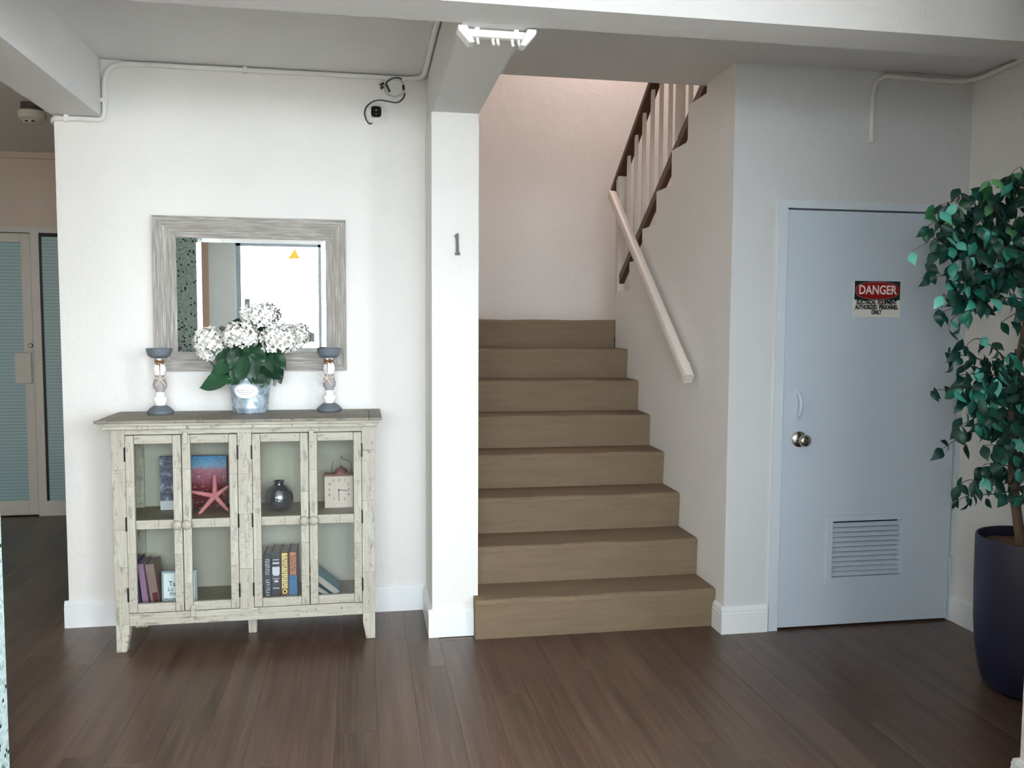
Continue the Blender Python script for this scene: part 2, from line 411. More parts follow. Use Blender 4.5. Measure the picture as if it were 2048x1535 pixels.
# floor
fl = B(); fl.box(XL-0.1, 3.2, GY-0.1, YB+0.1, -0.16, -0.012); floor = struct(fl.build('floor', M_floor), 'brown wood plank floor')
fb = B(); fb.box(XL, 3.0, GY, 1.60, -0.014, 0.0); fb.build('floor_front', M_floor, floor)
PW, PL = 0.152, 1.22
ncol = int((XR-XL)/PW)+1
for i in range(ncol):
    x0 = XL+i*PW; x1 = min(x0+PW, XR+0.02)
    ymax = YB if x0 < XWE else (YW+0.02 if x0 < 0.33 else (3.95 if x0 < 1.70 else YD+0.02))
    y = 1.60-rnd.random()*PL
    while y < ymax:
        a, b = max(y, 1.60), min(y+PL, ymax)
        if b-a > 0.02:
            bm = B(); g = 0.0002
            bm.box(x0+g, x1-g, a+g, b-g, -0.0125, 0.0+rnd.uniform(-0.0002, 0.0002), 0.0005, 1)
            bm.build('plank', M_floor, floor)
        y += PL
# ceilings
ZCL = 2.722
struct(B().box(-1.43, 0.43, 2.72, 4.60, ZCL, ZC+0.2).box(-1.43, 0.43, GY-0.1, 2.72, ZC, ZC+0.2).box(0.43, XR+0.1, GY-0.1, 4.19, ZC, ZC+0.2).build('ceiling', M_ceil), 'pale painted ceiling of the lobby')
struct(B().box(XL-0.1, -1.43, GY-0.1, YB+0.1, ZCC, ZCC+0.14).build('ceiling_corridor', M_ceil), 'dim corridor ceiling behind the left beam')
# walls
struct(B().box(XWE, 0.33, YW, YW+0.14, 0, ZC+0.03).build('wall_back_left', M_wall), 'cream plaster wall behind the cabinet and mirror')
struct(B().box(XWE, XWE+0.14, YW+0.14, YB, 0, ZC+0.06).build('wall_corridor_right', M_corr))
struct(B().box(XL-0.1, XL, GY-0.1, YB+0.1, 0, ZCC).build('wall_left', M_corr))
struct(B().box(0.318, 0.537, YC, YW+0.14, 0, ZB).build('column', M_wall), 'square white column beside the stair, carrying the number 1')
struct(B().box(0.39, XS0, YW+0.14, 6.95, 0, 5.2).box(0.39, XS0, 4.19, YW+0.14, ZB, 5.2).build('wall_stair_left', M_wall))
struct(B().box(0.39, 3.05, 6.85, 6.95, 0, 5.2).build('wall_stair_back', M_wall), 'pinkish white wall above the stair landing')
# well wall with its stepped top edge (plane X = 1.712)
risers = [5.66, 5.365, 5.115, 4.865, 4.62, 4.385, 4.14]
zt = [1.71, 1.895, 2.08, 2.27, 2.46, 2.65, 2.70]
prof = [(YD+0.0015, 0), (5.66, 0), (5.66, 1.71)]
for k in range(1, 6):
    prof += [(risers[k], zt[k-1]), (risers[k], zt[k])]
prof += [(4.14, 2.65), (4.14, ZC), (YD+0.0015, ZC)]
wr = B(); wr.prism(prof, 0, XS1, 1.80)
struct(wr.build('wall_stair_right', M_wall), 'white stair wall with a stepped upper edge')
# door wall with an opening for the utility door
DX0, DX1, DZ = 1.992, 2.917, 2.035
struct(B().box(XS1+0.001, DX0-0.02, YD, YD+0.13, 0, ZC).box(DX0-0.02, XR+0.1, YD, YD+0.13, DZ+0.02, ZC).box(DX1+0.005, XR+0.1, YD, YD+0.13, 0, DZ+0.02).build('wall_back_right', M_cool_light), 'pale wall around the utility door')
struct(B().box(DX0-0.1, XR, YD+0.5, YD+0.55, 0, ZC).build('wall_closet', M_corr))
struct(B().box(XR, XR+0.1, 2.28, YD+0.13, 0, ZC).build('wall_right', M_wall), 'cream wall at the side of the utility door')
struct(B().box(2.03, XR+0.1, 1.95, 2.28, 0, ZC).build('wall_front_right', M_white), 'white wall end at the near right edge')
struct(B().box(SXG, SXG+0.15, GY, SY0, 0, ZC).box(SXG, SXG+0.15, SY1, 0.90, 0, ZC).box(SXG, SXG+0.15, SY0, SY1, 0, SZ0).box(SXG, SXG+0.15, SY0, SY1, SZ1, ZC).box(SXG+0.15, 2.18, 0.78, 0.90, 0, ZC).box(2.03, 2.18, 0.90, EY0, 0, ZC).box(2.03, 2.18, EY1, 1.95, 0, ZC).box(2.03, 2.18, EY0, EY1, 0, EZ0).box(2.03, 2.18, EY0, EY1, EZ1, ZC).build('wall_shading_right', M_white))  # unseen; vestibule part added to keep window light off the door wall
w5 = struct(empty('window_5', (2.10, EY0, EZ0)))
B().box(2.06, 2.12, EY0, EY0+0.05, EZ0, EZ1).box(2.06, 2.12, EY1-0.05, EY1, EZ0, EZ1).box(2.06, 2.12, EY0, EY1, EZ0, EZ0+0.05).box(2.06, 2.12, EY0, EY1, EZ1-0.05, EZ1).build('window_frame', M_trim, w5)
box('window_pane', 2.088, 2.092, EY0+0.05, EY1-0.05, EZ0+0.05, EZ1-0.05, M_pane, w5)
w2 = struct(empty('window_2', (SXG+0.07, 0, 0)), 'white framed glazing at the right side of the entrance')
f = B()
for y in (SY0, -0.57, SY1-0.05): f.box(SXG+0.03, SXG+0.09, y, y+0.05, SZ0, SZ1)
f.box(SXG+0.03, SXG+0.09, SY0, SY1, SZ1-0.06, SZ1).box(SXG+0.03, SXG+0.09, SY0, SY1, SZ0, SZ0+0.05)
f.build('window_frame', M_trim, w2)
for a, b in ((SY0+0.05, -0.57), (-0.52, SY1-0.05)): box('window_pane', SXG+0.058, SXG+0.062, a, b, SZ0+0.05, SZ1-0.06, M_pane, w2)
# stairwell enclosure upstairs
struct(B().box(3.0, 3.1, YD, 6.95, ZC, 5.2).box(XS0-0.1, 3.1, 4.05, 4.19, ZC+0.2, 5.2).build('wall_upstairs', M_wall))
struct(B().box(3.0, 3.1, YD+0.13, 6.95, 0, ZC).build('wall_stair_far_right', M_wall))
struct(B().box(0.39, 3.1, 4.05, 6.95, 5.2, 5.3).build('ceiling_upstairs', M_ceil))
# beams
struct(B().box(-1.43, -1.207, GY, YW, ZB, ZCC+0.05).box(-1.43, XWE, YW, YB, ZB+0.1, ZCC+0.05).build('beam_left', M_ceil), 'painted beam running to the left end of the cabinet wall')
struct(B().box(0.325, 0.535, 2.81, YW, ZB, ZC+0.03).build('beam_column', M_ceil), 'painted beam running back to the column')
struct(B().box(-1.207, XR, 2.63, 2.81, ZB, ZC+0.03).build('beam_front', M_ceil), 'painted beam crossing the lobby')
# corridor end: band, frame, glass door
struct(B().box(XL, XWE, YB-0.03, YB, 2.715, 2.76).build('trim_1', M_corr))
struct(B().box(XL, XWE, YB, YB+0.1, 0, ZCC).build('wall_corridor_back', M_corr), 'dim wall above the corridor glass door')
cf = empty('door_1', (-2.6, YB, 0)); tag(struct(cf), 'pale framed frosted glass door at the end of the corridor', 'door')
y1 = YB-0.01
B().box(XL, XWE, y1-0.05, y1, 2.158, 2.20).box(-2.458, -2.40, y1-0.05, y1, 0, 2.158).box(-2.40, XWE, y1-0.05, y1, 0.0, 0.115).build('door_frame', M_offw, cf)
d = B(); d.box(-2.528, -2.462, y1-0.045, y1-0.005, 0.01, 2.15, 0.003); d.box(XL, -2.528, y1-0.045, y1-0.005, 0.01, 0.122, 0.003).box(XL, -2.528, y1-0.045, y1-0.005, 2.085, 2.15, 0.003)
leaf = d.build('door_leaf', M_offw, cf)
box('glass_pane', XL, -2.526, y1-0.03, y1-0.02, 0.12, 2.087, M_blind, leaf)
box('side_pane', -2.39, XWE, y1-0.03, y1-0.02, 0.115, 2.13, M_blind, cf)
B().box(-2.40, -2.385, y1-0.04, y1-0.01, 0.115, 2.158).box(-2.385, XWE, y1-0.04, y1-0.01, 2.13, 2.158).build('side_pane_edge', M_black, cf)
tag(B().box(-2.587, -2.47, y1-0.075, y1-0.055, 1.023, 1.257, 0.006).box(-2.50, -2.48, y1-0.06, y1-0.04, 1.05, 1.23).build('push_plate', M_offw, leaf), 'square push plate handle')
B().lathe([(0.018, 0), (0.018, -0.012), (0.012, -0.016)], (-2.478, y1-0.045, 1.31), 16, 1).build('lock_cylinder', M_steel, leaf)

# baseboards: profile with two grooves at the top
def bbprof(t=0.018, h=0.132):
    return [(0, 0), (t, 0), (t, h-0.032), (t-0.004, h-0.029), (t-0.002, h-0.024), (t-0.002, h-0.016), (t-0.006, h-0.012), (t-0.006, h-0.006), (t-0.011, h), (0, h)]
def baseboard(name, segs, label=None):
    """each segment: ('x', a, b, y, side) runs along X at plane y, or ('y', a, b, x, side)"""
    m = B()
    for ax, a, b, p, sd in segs:
        pr = [(p+sd*u, w) for u, w in bbprof()]
        if ax == 'x': m.prism(pr, 0, a, b)
        else:
            m.prism(pr, 1, a, b)
    return struct(m.build(name, M_trim), label)
baseboard('baseboard_back_left', [('x', XWE-0.018, 0.318, YW, -1), ('y', YW, YW+0.14, XWE, -1)], 'white baseboard behind the cabinet')
baseboard('baseboard_column', [('x', 0.300, 0.515, YC, -1), ('y', YC, YW-0.018, 0.318, -1)], 'white baseboard around the column')
baseboard('baseboard_back_right', [('x', XS1-0.018, 1.932, YD, -1), ('y', YD, 3.90, XS1, -1)], 'white baseboard between stair and utility door')
baseboard('baseboard_right', [('y', 2.28, YD-0.005, XR, -1)], 'white baseboard beside the blue planter')
baseboard('baseboard_front_right', [('y', 0.9, 2.28, 2.03, -1), ('x', 2.012, XR, 2.28, 1)], 'white baseboard at the near right corner')

# mosaic tile column at the left
struct(B().box(-1.50, -1.082, 2.585, 2.772, 0, ZC).build('column_tiled', M_tile), 'column clad in pale mosaic tiles with scattered black tiles')

# entrance front behind the camera (seen in the mirror)
struct(B().box(XL, LX0, GY-0.12, GY, 0, ZCC).box(LX0, LX1, GY-0.12, GY, 0, LZ0).box(LX0, LX1, GY-0.12, GY, LZ1, ZCC).box(LX1, GX0, GY-0.12, GY, 0, ZCC).box(GX1, RX0, GY-0.12, GY, 0, ZC).box(RX1, SXG+0.15, GY-0.12, GY, 0, ZC).box(RX0, RX1, GY-0.12, GY, 0, SZ0).box(RX0, RX1, GY-0.12, GY, SZ1, ZC).box(GX0, GX1, GY-0.12, GY, GZ1, ZC).box(GX0, GX1, GY-0.12, GY, 0, GZ0).build('wall_front', paint('front_wall_paint', srgb(158, 162, 160))))
struct(B().box(-1.86, -1.77, GY, GY+0.03, 1.42, ZC).build('trim_2', plain('tan_trim', srgb(122, 102, 88), 0.6)))
struct(B().box(-1.86, -1.77, GY, GY+0.03, 0, 1.42).build('trim_3', plain('dark_red_trim', srgb(92, 66, 62), 0.6)))
M_alu = plain('grey_aluminium', srgb(112, 120, 126), 0.6)
wn = struct(empty('window_1', ((GX0+GX1)/2, GY, 0)), 'grey framed glazed entrance door and sidelight')
f = B()
for x in (GX0, -0.52, GX1-0.05): f.box(x, x+0.055, GY-0.09, GY-0.02, GZ0, GZ1)
f.box(GX0, GX1, GY-0.09, GY-0.02, GZ1-0.02, GZ1).box(GX0, GX1, GY-0.09, GY-0.02, 2.40, 2.445).box(GX0, GX1, GY-0.09, GY-0.02, GZ0, GZ0+0.06)
f.build('window_frame', M_alu, wn)
for a, b in ((GX0+0.055, -0.52), (-0.465, GX1-0.05)):
    box('window_pane', a, b, GY-0.06, GY-0.055, GZ0+0.06, 2.40, M_pane, wn)
    box('window_pane', a, b, GY-0.06, GY-0.055, 2.445, GZ1-0.02, M_pane, wn)
w4 = struct(empty('window_4', ((RX0+RX1)/2, GY, SZ0)))
f = B()
for x in (RX0, 0.31, RX1-0.05): f.box(x, x+0.05, GY-0.09, GY-0.02, SZ0, SZ1)
f.box(RX0, RX1, GY-0.09, GY-0.02, SZ0, SZ0+0.05).box(RX0, RX1, GY-0.09, GY-0.02, SZ1-0.05, SZ1)
f.build('window_frame', M_alu, w4)
for a, b in ((RX0+0.05, 0.31), (0.36, RX1-0.05)): box('window_pane', a, b, GY-0.06, GY-0.055, SZ0+0.05, SZ1-0.05, M_pane, w4)
w3 = struct(empty('window_3', ((LX0+LX1)/2, GY, LZ0)))
B().box(LX0, LX0+0.05, GY-0.09, GY-0.02, LZ0, LZ1).box(LX1-0.05, LX1, GY-0.09, GY-0.02, LZ0, LZ1).box(LX0, LX1, GY-0.09, GY-0.02, LZ0, LZ0+0.05).box(LX0, LX1, GY-0.09, GY-0.02, LZ1-0.05, LZ1).build('window_frame', M_alu, w3)
box('window_pane', LX0+0.05, LX1-0.05, GY-0.06, GY-0.055, LZ0+0.05, LZ1-0.05, M_pane, w3)
struct(B().box(-14, 16, -22, GY-0.12, -0.3, -0.1).box(SXG+0.15, 16, GY-0.12, 0.78, -0.3, -0.1).box(2.18, 16, 0.78, 1.95, -0.3, -0.1).build('ground_outside', M_out))

# staircase: eight coated steps and the landing
st = struct(empty('staircase', ((XS0+XS1)/2, 3.9, 0)), 'tan coated staircase rising beside the column')
ny = [3.895, 4.135, 4.40, 4.66, 4.905, 5.14, 5.375, 5.668, 6.85]
for k in range(8):
    y0, y1_ = ny[k], ny[k+1]+0.02; z1 = 0.19*(k+1); z0 = 0.19*k-0.02 if k else 0.0
    r = 0.022
    pr = [(y0+0.012, z0), (y0+0.002, z1-r*1.3)]
    for a in range(5):
        th = PI-a*PI/8
        pr.append((y0+r+r*math.cos(th), z1-r+r*math.sin(th)))
    pr += [(y1_, z1+0.002), (y1_, z0)]
    xa = 0.515 if k == 0 else XS0
    if k == 0:
        m = B(); m.prism(pr, 0, xa, XS1-0.005)
    else:
        m = B(); m.prism(pr, 0, xa, XS1)
    o = m.build('step', M_stair, st)
    bm_ = bmesh.new(); bm_.from_mesh(o.data)
    ed = [e for e in bm_.edges if abs(e.verts[0].co.x-e.verts[1].co.x) > 0.5]
    bmesh.ops.subdivide_edges(bm_, edges=ed, cuts=23, use_grid_fill=False)
    for v in bm_.verts:
        if z0+0.06 < v.co.z+st.location.z and v.co.y+st.location.y < y0+0.06: 
            v.co.y += 0.0035*math.sin(v.co.x*9+k*2.1)+rnd.uniform(-0.0012, 0.0012); v.co.z += 0.0022*math.sin(v.co.x*13+k)+rnd.uniform(-0.0008, 0.0008)
    bm_.to_mesh(o.data); bm_.free()
B().box(XS1, 3.0, 5.66, 6.85, 1.40, 1.52).build('landing', M_stair, st)
us = B()
for k in range(7):
    us.box(1.80, 3.0, risers[k]-0.25, risers[k], zt[k]-0.19 if k < 6 else 2.64, zt[k] if k < 6 else 2.84)
us.build('upper_flight', M_stair, st)

# utility door
ud = empty('door_2', ((DX0+DX1)/2, YD, 0)); tag(struct(ud), 'white utility door with danger sign and louvred vent', 'door')
cs = B()
for (a, b, c, d_) in ((DX0-0.052, DX0-0.006, 0, DZ+0.045), (DX1+0.004, XR, 0, DZ+0.045), (DX0-0.006, DX1+0.004, DZ+0.008, DZ+0.045)):
    cs.box(a, b, YD-0.012, YD+0.06, c, d_)
cs.box(DX0-0.006, DX0+0.02, YD+0.055, YD+0.1, 0, DZ).box(DX1-0.02, DX1+0.004, YD+0.055, YD+0.1, 0, DZ).box(DX0, DX1, YD+0.055, YD+0.1, DZ-0.02, DZ+0.004)
cs.build('door_frame', M_casing, ud)
VX0, VX1, VZ0, VZ1 = 2.268, 2.645, 0.250, 0.530
lf = B()
yd0, yd1 = YD-0.002, YD+0.042
lf.box(DX0, VX0, yd0, yd1, 0.012, DZ).box(VX1, DX1-0.003, yd0, yd1, 0.012, DZ).box(VX0, VX1, yd0, yd1, 0.012, VZ0).box(VX0, VX1, yd0, yd1, VZ1, DZ)
leaf2 = lf.build('door_leaf', M_door, ud)
vt = B(); fx0, fx1, fz0, fz1 = 2.238, 2.682, 0.219, 0.560
vt.box(fx0, fx1, yd0-0.006, yd0, VZ1, fz1).box(fx0, fx1, yd0-0.006, yd0, fz0, VZ0).box(fx0, VX0, yd0-0.006, yd0, VZ0, VZ1).box(VX1, fx1, yd0-0.006, yd0, VZ0, VZ1)
vent = vt.build('vent_frame', M_door, ud)
for k in range(11):
    z = VZ0+0.014+k*(VZ1-VZ0-0.02)/10.6
    B().prism([(yd0+0.002, z-0.009), (yd0+0.022, z+0.007), (yd0+0.024, z+0.005), (yd0+0.004, z-0.011)], 0, VX0, VX1).build('vent_slat', M_door, vent)
box('vent_back', VX0, VX1, yd1-0.004, yd1, VZ0, VZ1, M_black, vent)
kb = B(); kc = (2.078, yd0, 0.940)
kb.lathe([(0.038, 0), (0.038, -0.006), (0.030, -0.012), (0.014, -0.016), (0.013, -0.034), (0.022, -0.042), (0.029, -0.052), (0.029, -0.064), (0.022, -0.072), (0.010, -0.074)], kc, 28, 1)
knob = tag(kb.build('door_knob', M_steel, ud, True, 50), 'satin steel door knob with a keyhole')
B().lathe([(0.009, -0.0735), (0.009, -0.0765)], kc, 16, 1).build('keyhole', M_dkmetal, knob)
ph = B(); px = 2.064
ph.box(px-0.019, px+0.019, yd0-0.003, yd0, 1.160, 1.190, 0.001).box(px-0.019, px+0.019, yd0-0.003, yd0, 1.028, 1.056, 0.001)
gp = bez([(px, yd0-0.002, 1.168), (px+0.002, yd0-0.024, 1.150), (px+0.004, yd0-0.032, 1.108), (px+0.002, yd0-0.024, 1.066), (px, yd0-0.002, 1.048)], 6)
ph.tube(gp, 0.0095, 10)
tag(ph.build('pull_handle', M_door, ud, True), 'white bow pull handle')
for hz in (0.28, 1.78):
    h = B(); h.lathe([(0.008, 0), (0.008, 0.10)], (DX1+0.002, yd0-0.008, hz-0.05), 10).box(DX1-0.014, DX1+0.02, yd0-0.004, yd0, hz-0.05, hz+0.05)
    h.build('hinge', M_door, ud)

# ================================================================== THINGS
# ---- danger sign
dg = empty('danger_sign', (2.465, yd0, 1.53)); tag(dg, 'red, black and white DANGER sign on the white utility door', 'sign')
sx0, sx1, sz0, sz1 = 2.341, 2.590, 1.531, 1.705
ys = yd0-0.003
box('sign_plate', sx0, sx1, ys, yd0, sz0, sz1, M_swhite, dg)
zb = 1.614
box('header_panel', sx0+0.004, sx1-0.003, ys-0.0008, ys, zb, sz1, M_sgreen, dg)
def oval(w, h, n=48, e=2.6):
    r = []
    for i in range(n):
        a = 2*PI*i/n; c, s_ = math.cos(a), math.sin(a)
        r.append((w/2*math.copysign(abs(c)**(2/e), c), h/2*math.copysign(abs(s_)**(2/e), s_)))
    return r
oc = ((sx0+sx1)/2, (zb+sz1)/2)
for nm, w, h, yy, mt in (('oval_ring', 0.231, 0.084, 0.0016, M_swhite), ('oval_edge', 0.2295, 0.0825, 0.0022, M_red)):
    B().prism([(oc[0]+a, oc[1]+b) for a, b in oval(w, h)], 1, ys-yy, ys-0.0005).build(nm, mt, dg)
text('lettering', 'DANGER', 0.060, (oc[0], ys-0.0028, oc[1]+0.001), M_spink, dg, 0.0011, 0.0005, 0.83)
for s_, z, w in (('ELECTRICAL  EQUIPMENT', 1.602, 0.66), ('AUTHORIZED  PERSONNEL', 1.578, 0.66), ('ONLY', 1.554, 0.70)):
    text('lettering', s_, 0.028, (oc[0]-0.002, ys-0.0010, z), M_ink, dg, 0.0013, 0.0004, w)

# ---- house number on the column
nb = B(); nx, nz = 0.4375, 1.806
poly = [(-0.0115, 0), (0.0115, 0), (0.0115, 0.009), (0.0055, 0.014), (0.0045, 0.100), (-0.001, 0.100), (-0.013, 0.090), (-0.012, 0.080), (-0.0065, 0.082), (-0.0055, 0.014), (-0.0115, 0.009)]
nb.prism([(nx+a, nz+b) for a, b in poly], 1, YC-0.014, YC, 0.001)
tag(nb.build('house_number', plain('dark_number_metal', srgb(78, 76, 70), 0.5, 0.2)), 'dark metal numeral 1 on the white column', 'number')

# ---- conduits
c1 = B(); yc = YW-0.012
c1.tube(bez([(XWE-0.012, YW+0.12, 2.425), (XWE-0.012, YW+0.03, 2.43), (XWE+0.012, yc, 2.438), (-1.33, yc, 2.440), (-1.25, yc, 2.440), (-1.205, yc, 2.446), (-1.192, yc, 2.49), (-1.192, yc, 2.56), (-1.188, yc, 2.625), (-1.165, yc, 2.680), (-1.12, yc, 2.700), (-1.05, yc, 2.706), (-0.6, yc, 2.706), (-0.1, yc, 2.707), (0.20, yc, 2.707), (0.265, yc-0.012, 2.707), (0.300, yc-0.06, 2.707), (0.308, 4.18, 2.707), (0.308, 3.6, 2.707), (0.308, 2.82, 2.707)], 6), 0.012, 10)
cda = tag(c1.build('cable_conduit', M_wall, None, True, 60), 'painted conduit run along the ceiling above the mirror wall', 'conduit')
for x, z, w, h in ((-1.36, 2.440, 0.02, 0.034), (-0.55, 2.706, 0.02, 0.030), (-1.192, 2.53, 0.034, 0.02)):
    B().box(x-w/2, x+w/2, YW-0.027, YW, z-h/2, z+h/2, 0.003).build('pipe_clip', M_wall, cda)
c2 = B(); yc = YD-0.011; xr = XR-0.012
c2.tube(bez([(2.402, yc, 2.372), (2.402, yc, 2.45), (2.402, yc, 2.56), (2.410, yc, 2.625), (2.445, yc, 2.668), (2.51, yc, 2.676), (2.65, yc, 2.672), (2.82, yc, 2.670), (2.885, yc-0.015, 2.672), (2.925, yc-0.07, 2.676), (xr, 3.58, 2.682), (xr, 3.2, 2.685), (xr, 2.82, 2.685)], 6), 0.0115, 10)
cdb = tag(c2.build('cable_conduit', M_wall, None, True, 60), 'painted conduit bending down the wall above the utility door', 'conduit')
B().lathe([(0.014, 0), (0.014, 0.022), (0.009, 0.026)], (2.402, YD-0.011, 2.362), 12).build('end_fitting', M_wall, cdb, True)

# ---- smoke detector in the corridor
sd = empty('smoke_detector', (-1.895, 5.50, 2.66)); tag(sd, 'round off-white smoke detector under the corridor ceiling', 'smoke detector')
B().lathe([(0.060, 0.055), (0.060, 0.10)], (-1.895, 5.50, 2.66), 28).build('mounting_base', plain('dark_mount', srgb(70, 62, 56), 0.6), sd)
B().lathe([(0.02, -0.018), (0.046, -0.016), (0.052, 0.0), (0.074, 0.012), (0.076, 0.05), (0.070, 0.057)], (-1.895, 5.50, 2.66), 32).build('detector_body', M_offw, sd, True, 30)
for k in (-1, 1): B().box(-1.895+k*0.016-0.009, -1.895+k*0.016+0.009, 5.452, 5.46, 2.647, 2.655).build('vent_slot', M_black, sd)

# ---- security camera with its coiled cable
sc_ = empty('security_camera', (0.080, YW, 2.53)); tag(sc_, 'white dome security camera with loose black cable on the wall', 'camera')
cx_, cz_ = 0.080, 2.528
B().lathe([(0.052, 0), (0.052, -0.012), (0.047, -0.020), (0.043, -0.030), (0.040, -0.034)], (cx_, YW, cz_), 36, 1).build('mounting_ring', M_plast, sc_, True, 30)
dm = B(); dm.lathe([(0.041, -0.02), (0.040, -0.035), (0.035, -0.050), (0.026, -0.062), (0.014, -0.069), (0.004, -0.071)], (cx_, YW, cz_), 32, 1)
dm.build('dome', M_plast, sc_, True, 60)
B().prism([(cx_-0.006+a, cz_-0.003+b) for a, b in oval(0.050, 0.052, 36, 4)], 1, YW-0.073, YW-0.045).build('lens_panel', M_lens, sc_)
for dz, r_ in ((0.006, 0.006), (-0.013, 0.004)):
    B().lathe([(r_, 0), (r_*0.7, -0.003)], (cx_-0.006, YW-0.073, cz_-0.003+dz), 14, 1).build('sensor', M_steel, sc_)
def cp(x, y, yy=0.008):
    px_, py_ = 700+x/10.96, 130+y/10.96
    X = 0.079+(px_-754)*0.00239; Z = 2.53-(py_-228)*0.0024+0.043*(px_-754)*0.0024
    return (X, YW-yy, Z)
cbp = [(505, 1270), (430, 1300), (360, 1230), (315, 1080), (340, 950), (430, 850), (560, 785), (700, 775), (850, 800), (1000, 825), (1100, 805), (1190, 720), (1232, 610)]
B().tube(bez([cp(*q) for q in cbp], 5), 0.0034, 8).build('black_cable', M_black, sc_, True, 60)
B().tube(bez([cp(*q, 0.036) for q in ((1150, 345), (1080, 305), (950, 320), (850, 380), (795, 440))], 5), 0.0034, 8).build('black_cable', M_black, sc_, True, 60)
ring = [cp(985+225*math.cos(a)*(1+0.02*math.sin(3*a)), 510+205*math.sin(a), 0.026+0.004*(k % 3)) for k, a in enumerate([2*PI*i/24 for i in range(49)])]
tag(B().tube(ring, 0.0036, 6).build('cable_coil', M_clear, sc_, True, 80), 'coiled translucent white cord')
for q in (((800, 450), (880, 620)), ((745, 425), (655, 475)), ((725, 500), (675, 555)), ((1185, 470), (1195, 580))):
    B().tube([cp(*q[0], 0.034), cp((q[0][0]+q[1][0])/2, (q[0][1]+q[1][1])/2, 0.036), cp(*q[1], 0.034)], 0.006, 10).build('connector', M_black, sc_, True, 40)

# ---- white bracket fixture under the beam crossing
fxr = empty('bracket_fixture', (0.44, 2.87, ZB)); tag(fxr, 'white strip fixture with flared ends and small prongs under the beam', 'fixture')
za = ZB
B().box(0.335, 0.550, 2.838, 2.868, za-0.030, za-0.006, 0.004).box(0.37, 0.385, 2.842, 2.864, za-0.008, za).box(0.50, 0.515, 2.842, 2.864, za-0.008, za).build('bar', M_plast, fxr)
for sgn, xo, xi in ((1, 0.312, 0.350), (-1, 0.572, 0.536)):
    e = B(); e.prism([(xo, za), (xo+sgn*0.030, za), (xi+sgn*0.018, za-0.052), (xi, za-0.055), (xo, za-0.014)], 1, 2.825, 2.880, 0.002)
    e.build('end_bracket', M_plast, fxr)
for x in (0.357, 0.379, 0.430, 0.446, 0.495, 0.517, 0.531):
    B().tube([(x, 2.852, za-0.026), (x+0.001, 2.853, za-0.040), (x+0.003, 2.848, za-0.050)], 0.005, 8).build('prong', M_plast, fxr, True)

# ---- stair handrail on the wall
hr = empty('handrail', (1.655, 4.2, 1.2)); tag(hr, 'pale painted handrail sloping down the stair wall', 'handrail')
A0, A1 = Vector((1.655, 4.165, 1.212)), Vector((1.655, 5.60, 2.365))
B().bar(A0, A1, 0.052, 0.060, 0.014).build('rail', M_rail, hr, True, 30)
dA = (A1-A0).normalized()
B().bar(A0-dA*0.003, A0+dA*0.002, 0.048, 0.056, 0.001).build('end_cap', M_offw, hr)
for k in (0.10, 0.5, 0.9):
    p = A0.lerp(A1, k)
    B().tube(bez([p+Vector((0, 0, -0.025)), p+Vector((0.02, 0, -0.05)), p+Vector((0.055, 0, -0.055))], 4), 0.007, 8).lathe([(0.02, -0.006), (0.02, 0.0)], (XS1, p.y, p.z-0.055), 16, 0).build('bracket', M_rail, hr, True)

# ---- balustrade of the upper flight
bl = empty('stair_balustrade', (1.76, 5.73, 1.71)); tag(bl, 'cream balustrade with brown rails on the upper stair flight', 'balustrade')
XB = 1.762
lowz = lambda y: 1.776+0.655*(5.692-y)
topz = lambda y: 2.462+0.665*(5.86-y)
B().prism([(5.70, lowz(5.70)), (5.70, lowz(5.70)+0.062), (3.90, lowz(3.90)+0.062), (3.90, lowz(3.90))], 0, XB-0.016, XB+0.020).build('bottom_rail', M_brown, bl)
B().prism([(5.87, topz(5.87)-0.050), (5.87, topz(5.87)), (3.95, topz(3.95)), (3.95, topz(3.95)-0.050)], 0, XB-0.034, XB+0.036, 0.006).build('top_rail', M_brown, bl)
B().box(XB-0.027, XB+0.027, 5.70, 5.76, 1.70, topz(5.73)-0.045, 0.002).build('newel_post', M_cream, bl)
for k in range(11):
    y = 5.565-k*0.155
    w = 0.026 if k == 6 else 0.0105
    B().box(XB-w, XB+w, y-0.010, y+0.010, lowz(y)+0.05, topz(y)-0.045).build('baluster', M_cream, bl)

# ---- display cabinet
CX0, CX1, CY0, CY1 = -1.103, 0.050, 4.005, 4.365
cb = empty('display_cabinet', ((CX0+CX1)/2, 4.18, 0)); tag(cb, 'weathered cream wood cabinet with four glass doors below the mirror', 'cabinet')
def segz(m, x0, x1, y0, y1, cuts, jit=0.0012):
    """vertical board made of short lengths butted together"""
    for a, b in zip(cuts, cuts[1:]):
        j = rnd.uniform(-jit, jit)
        m.box(x0, x1, y0+j, y1, a+0.0003, b-0.0003, 0.0009, 1)
def segx(m, cuts, y0, y1, z0, z1, jit=0.0012):
    for a, b in zip(cuts, cuts[1:]):
        j = rnd.uniform(-jit, jit)
        m.box(a+0.0003, b-0.0003, y0+j, y1, z0, z1, 0.0009, 1)
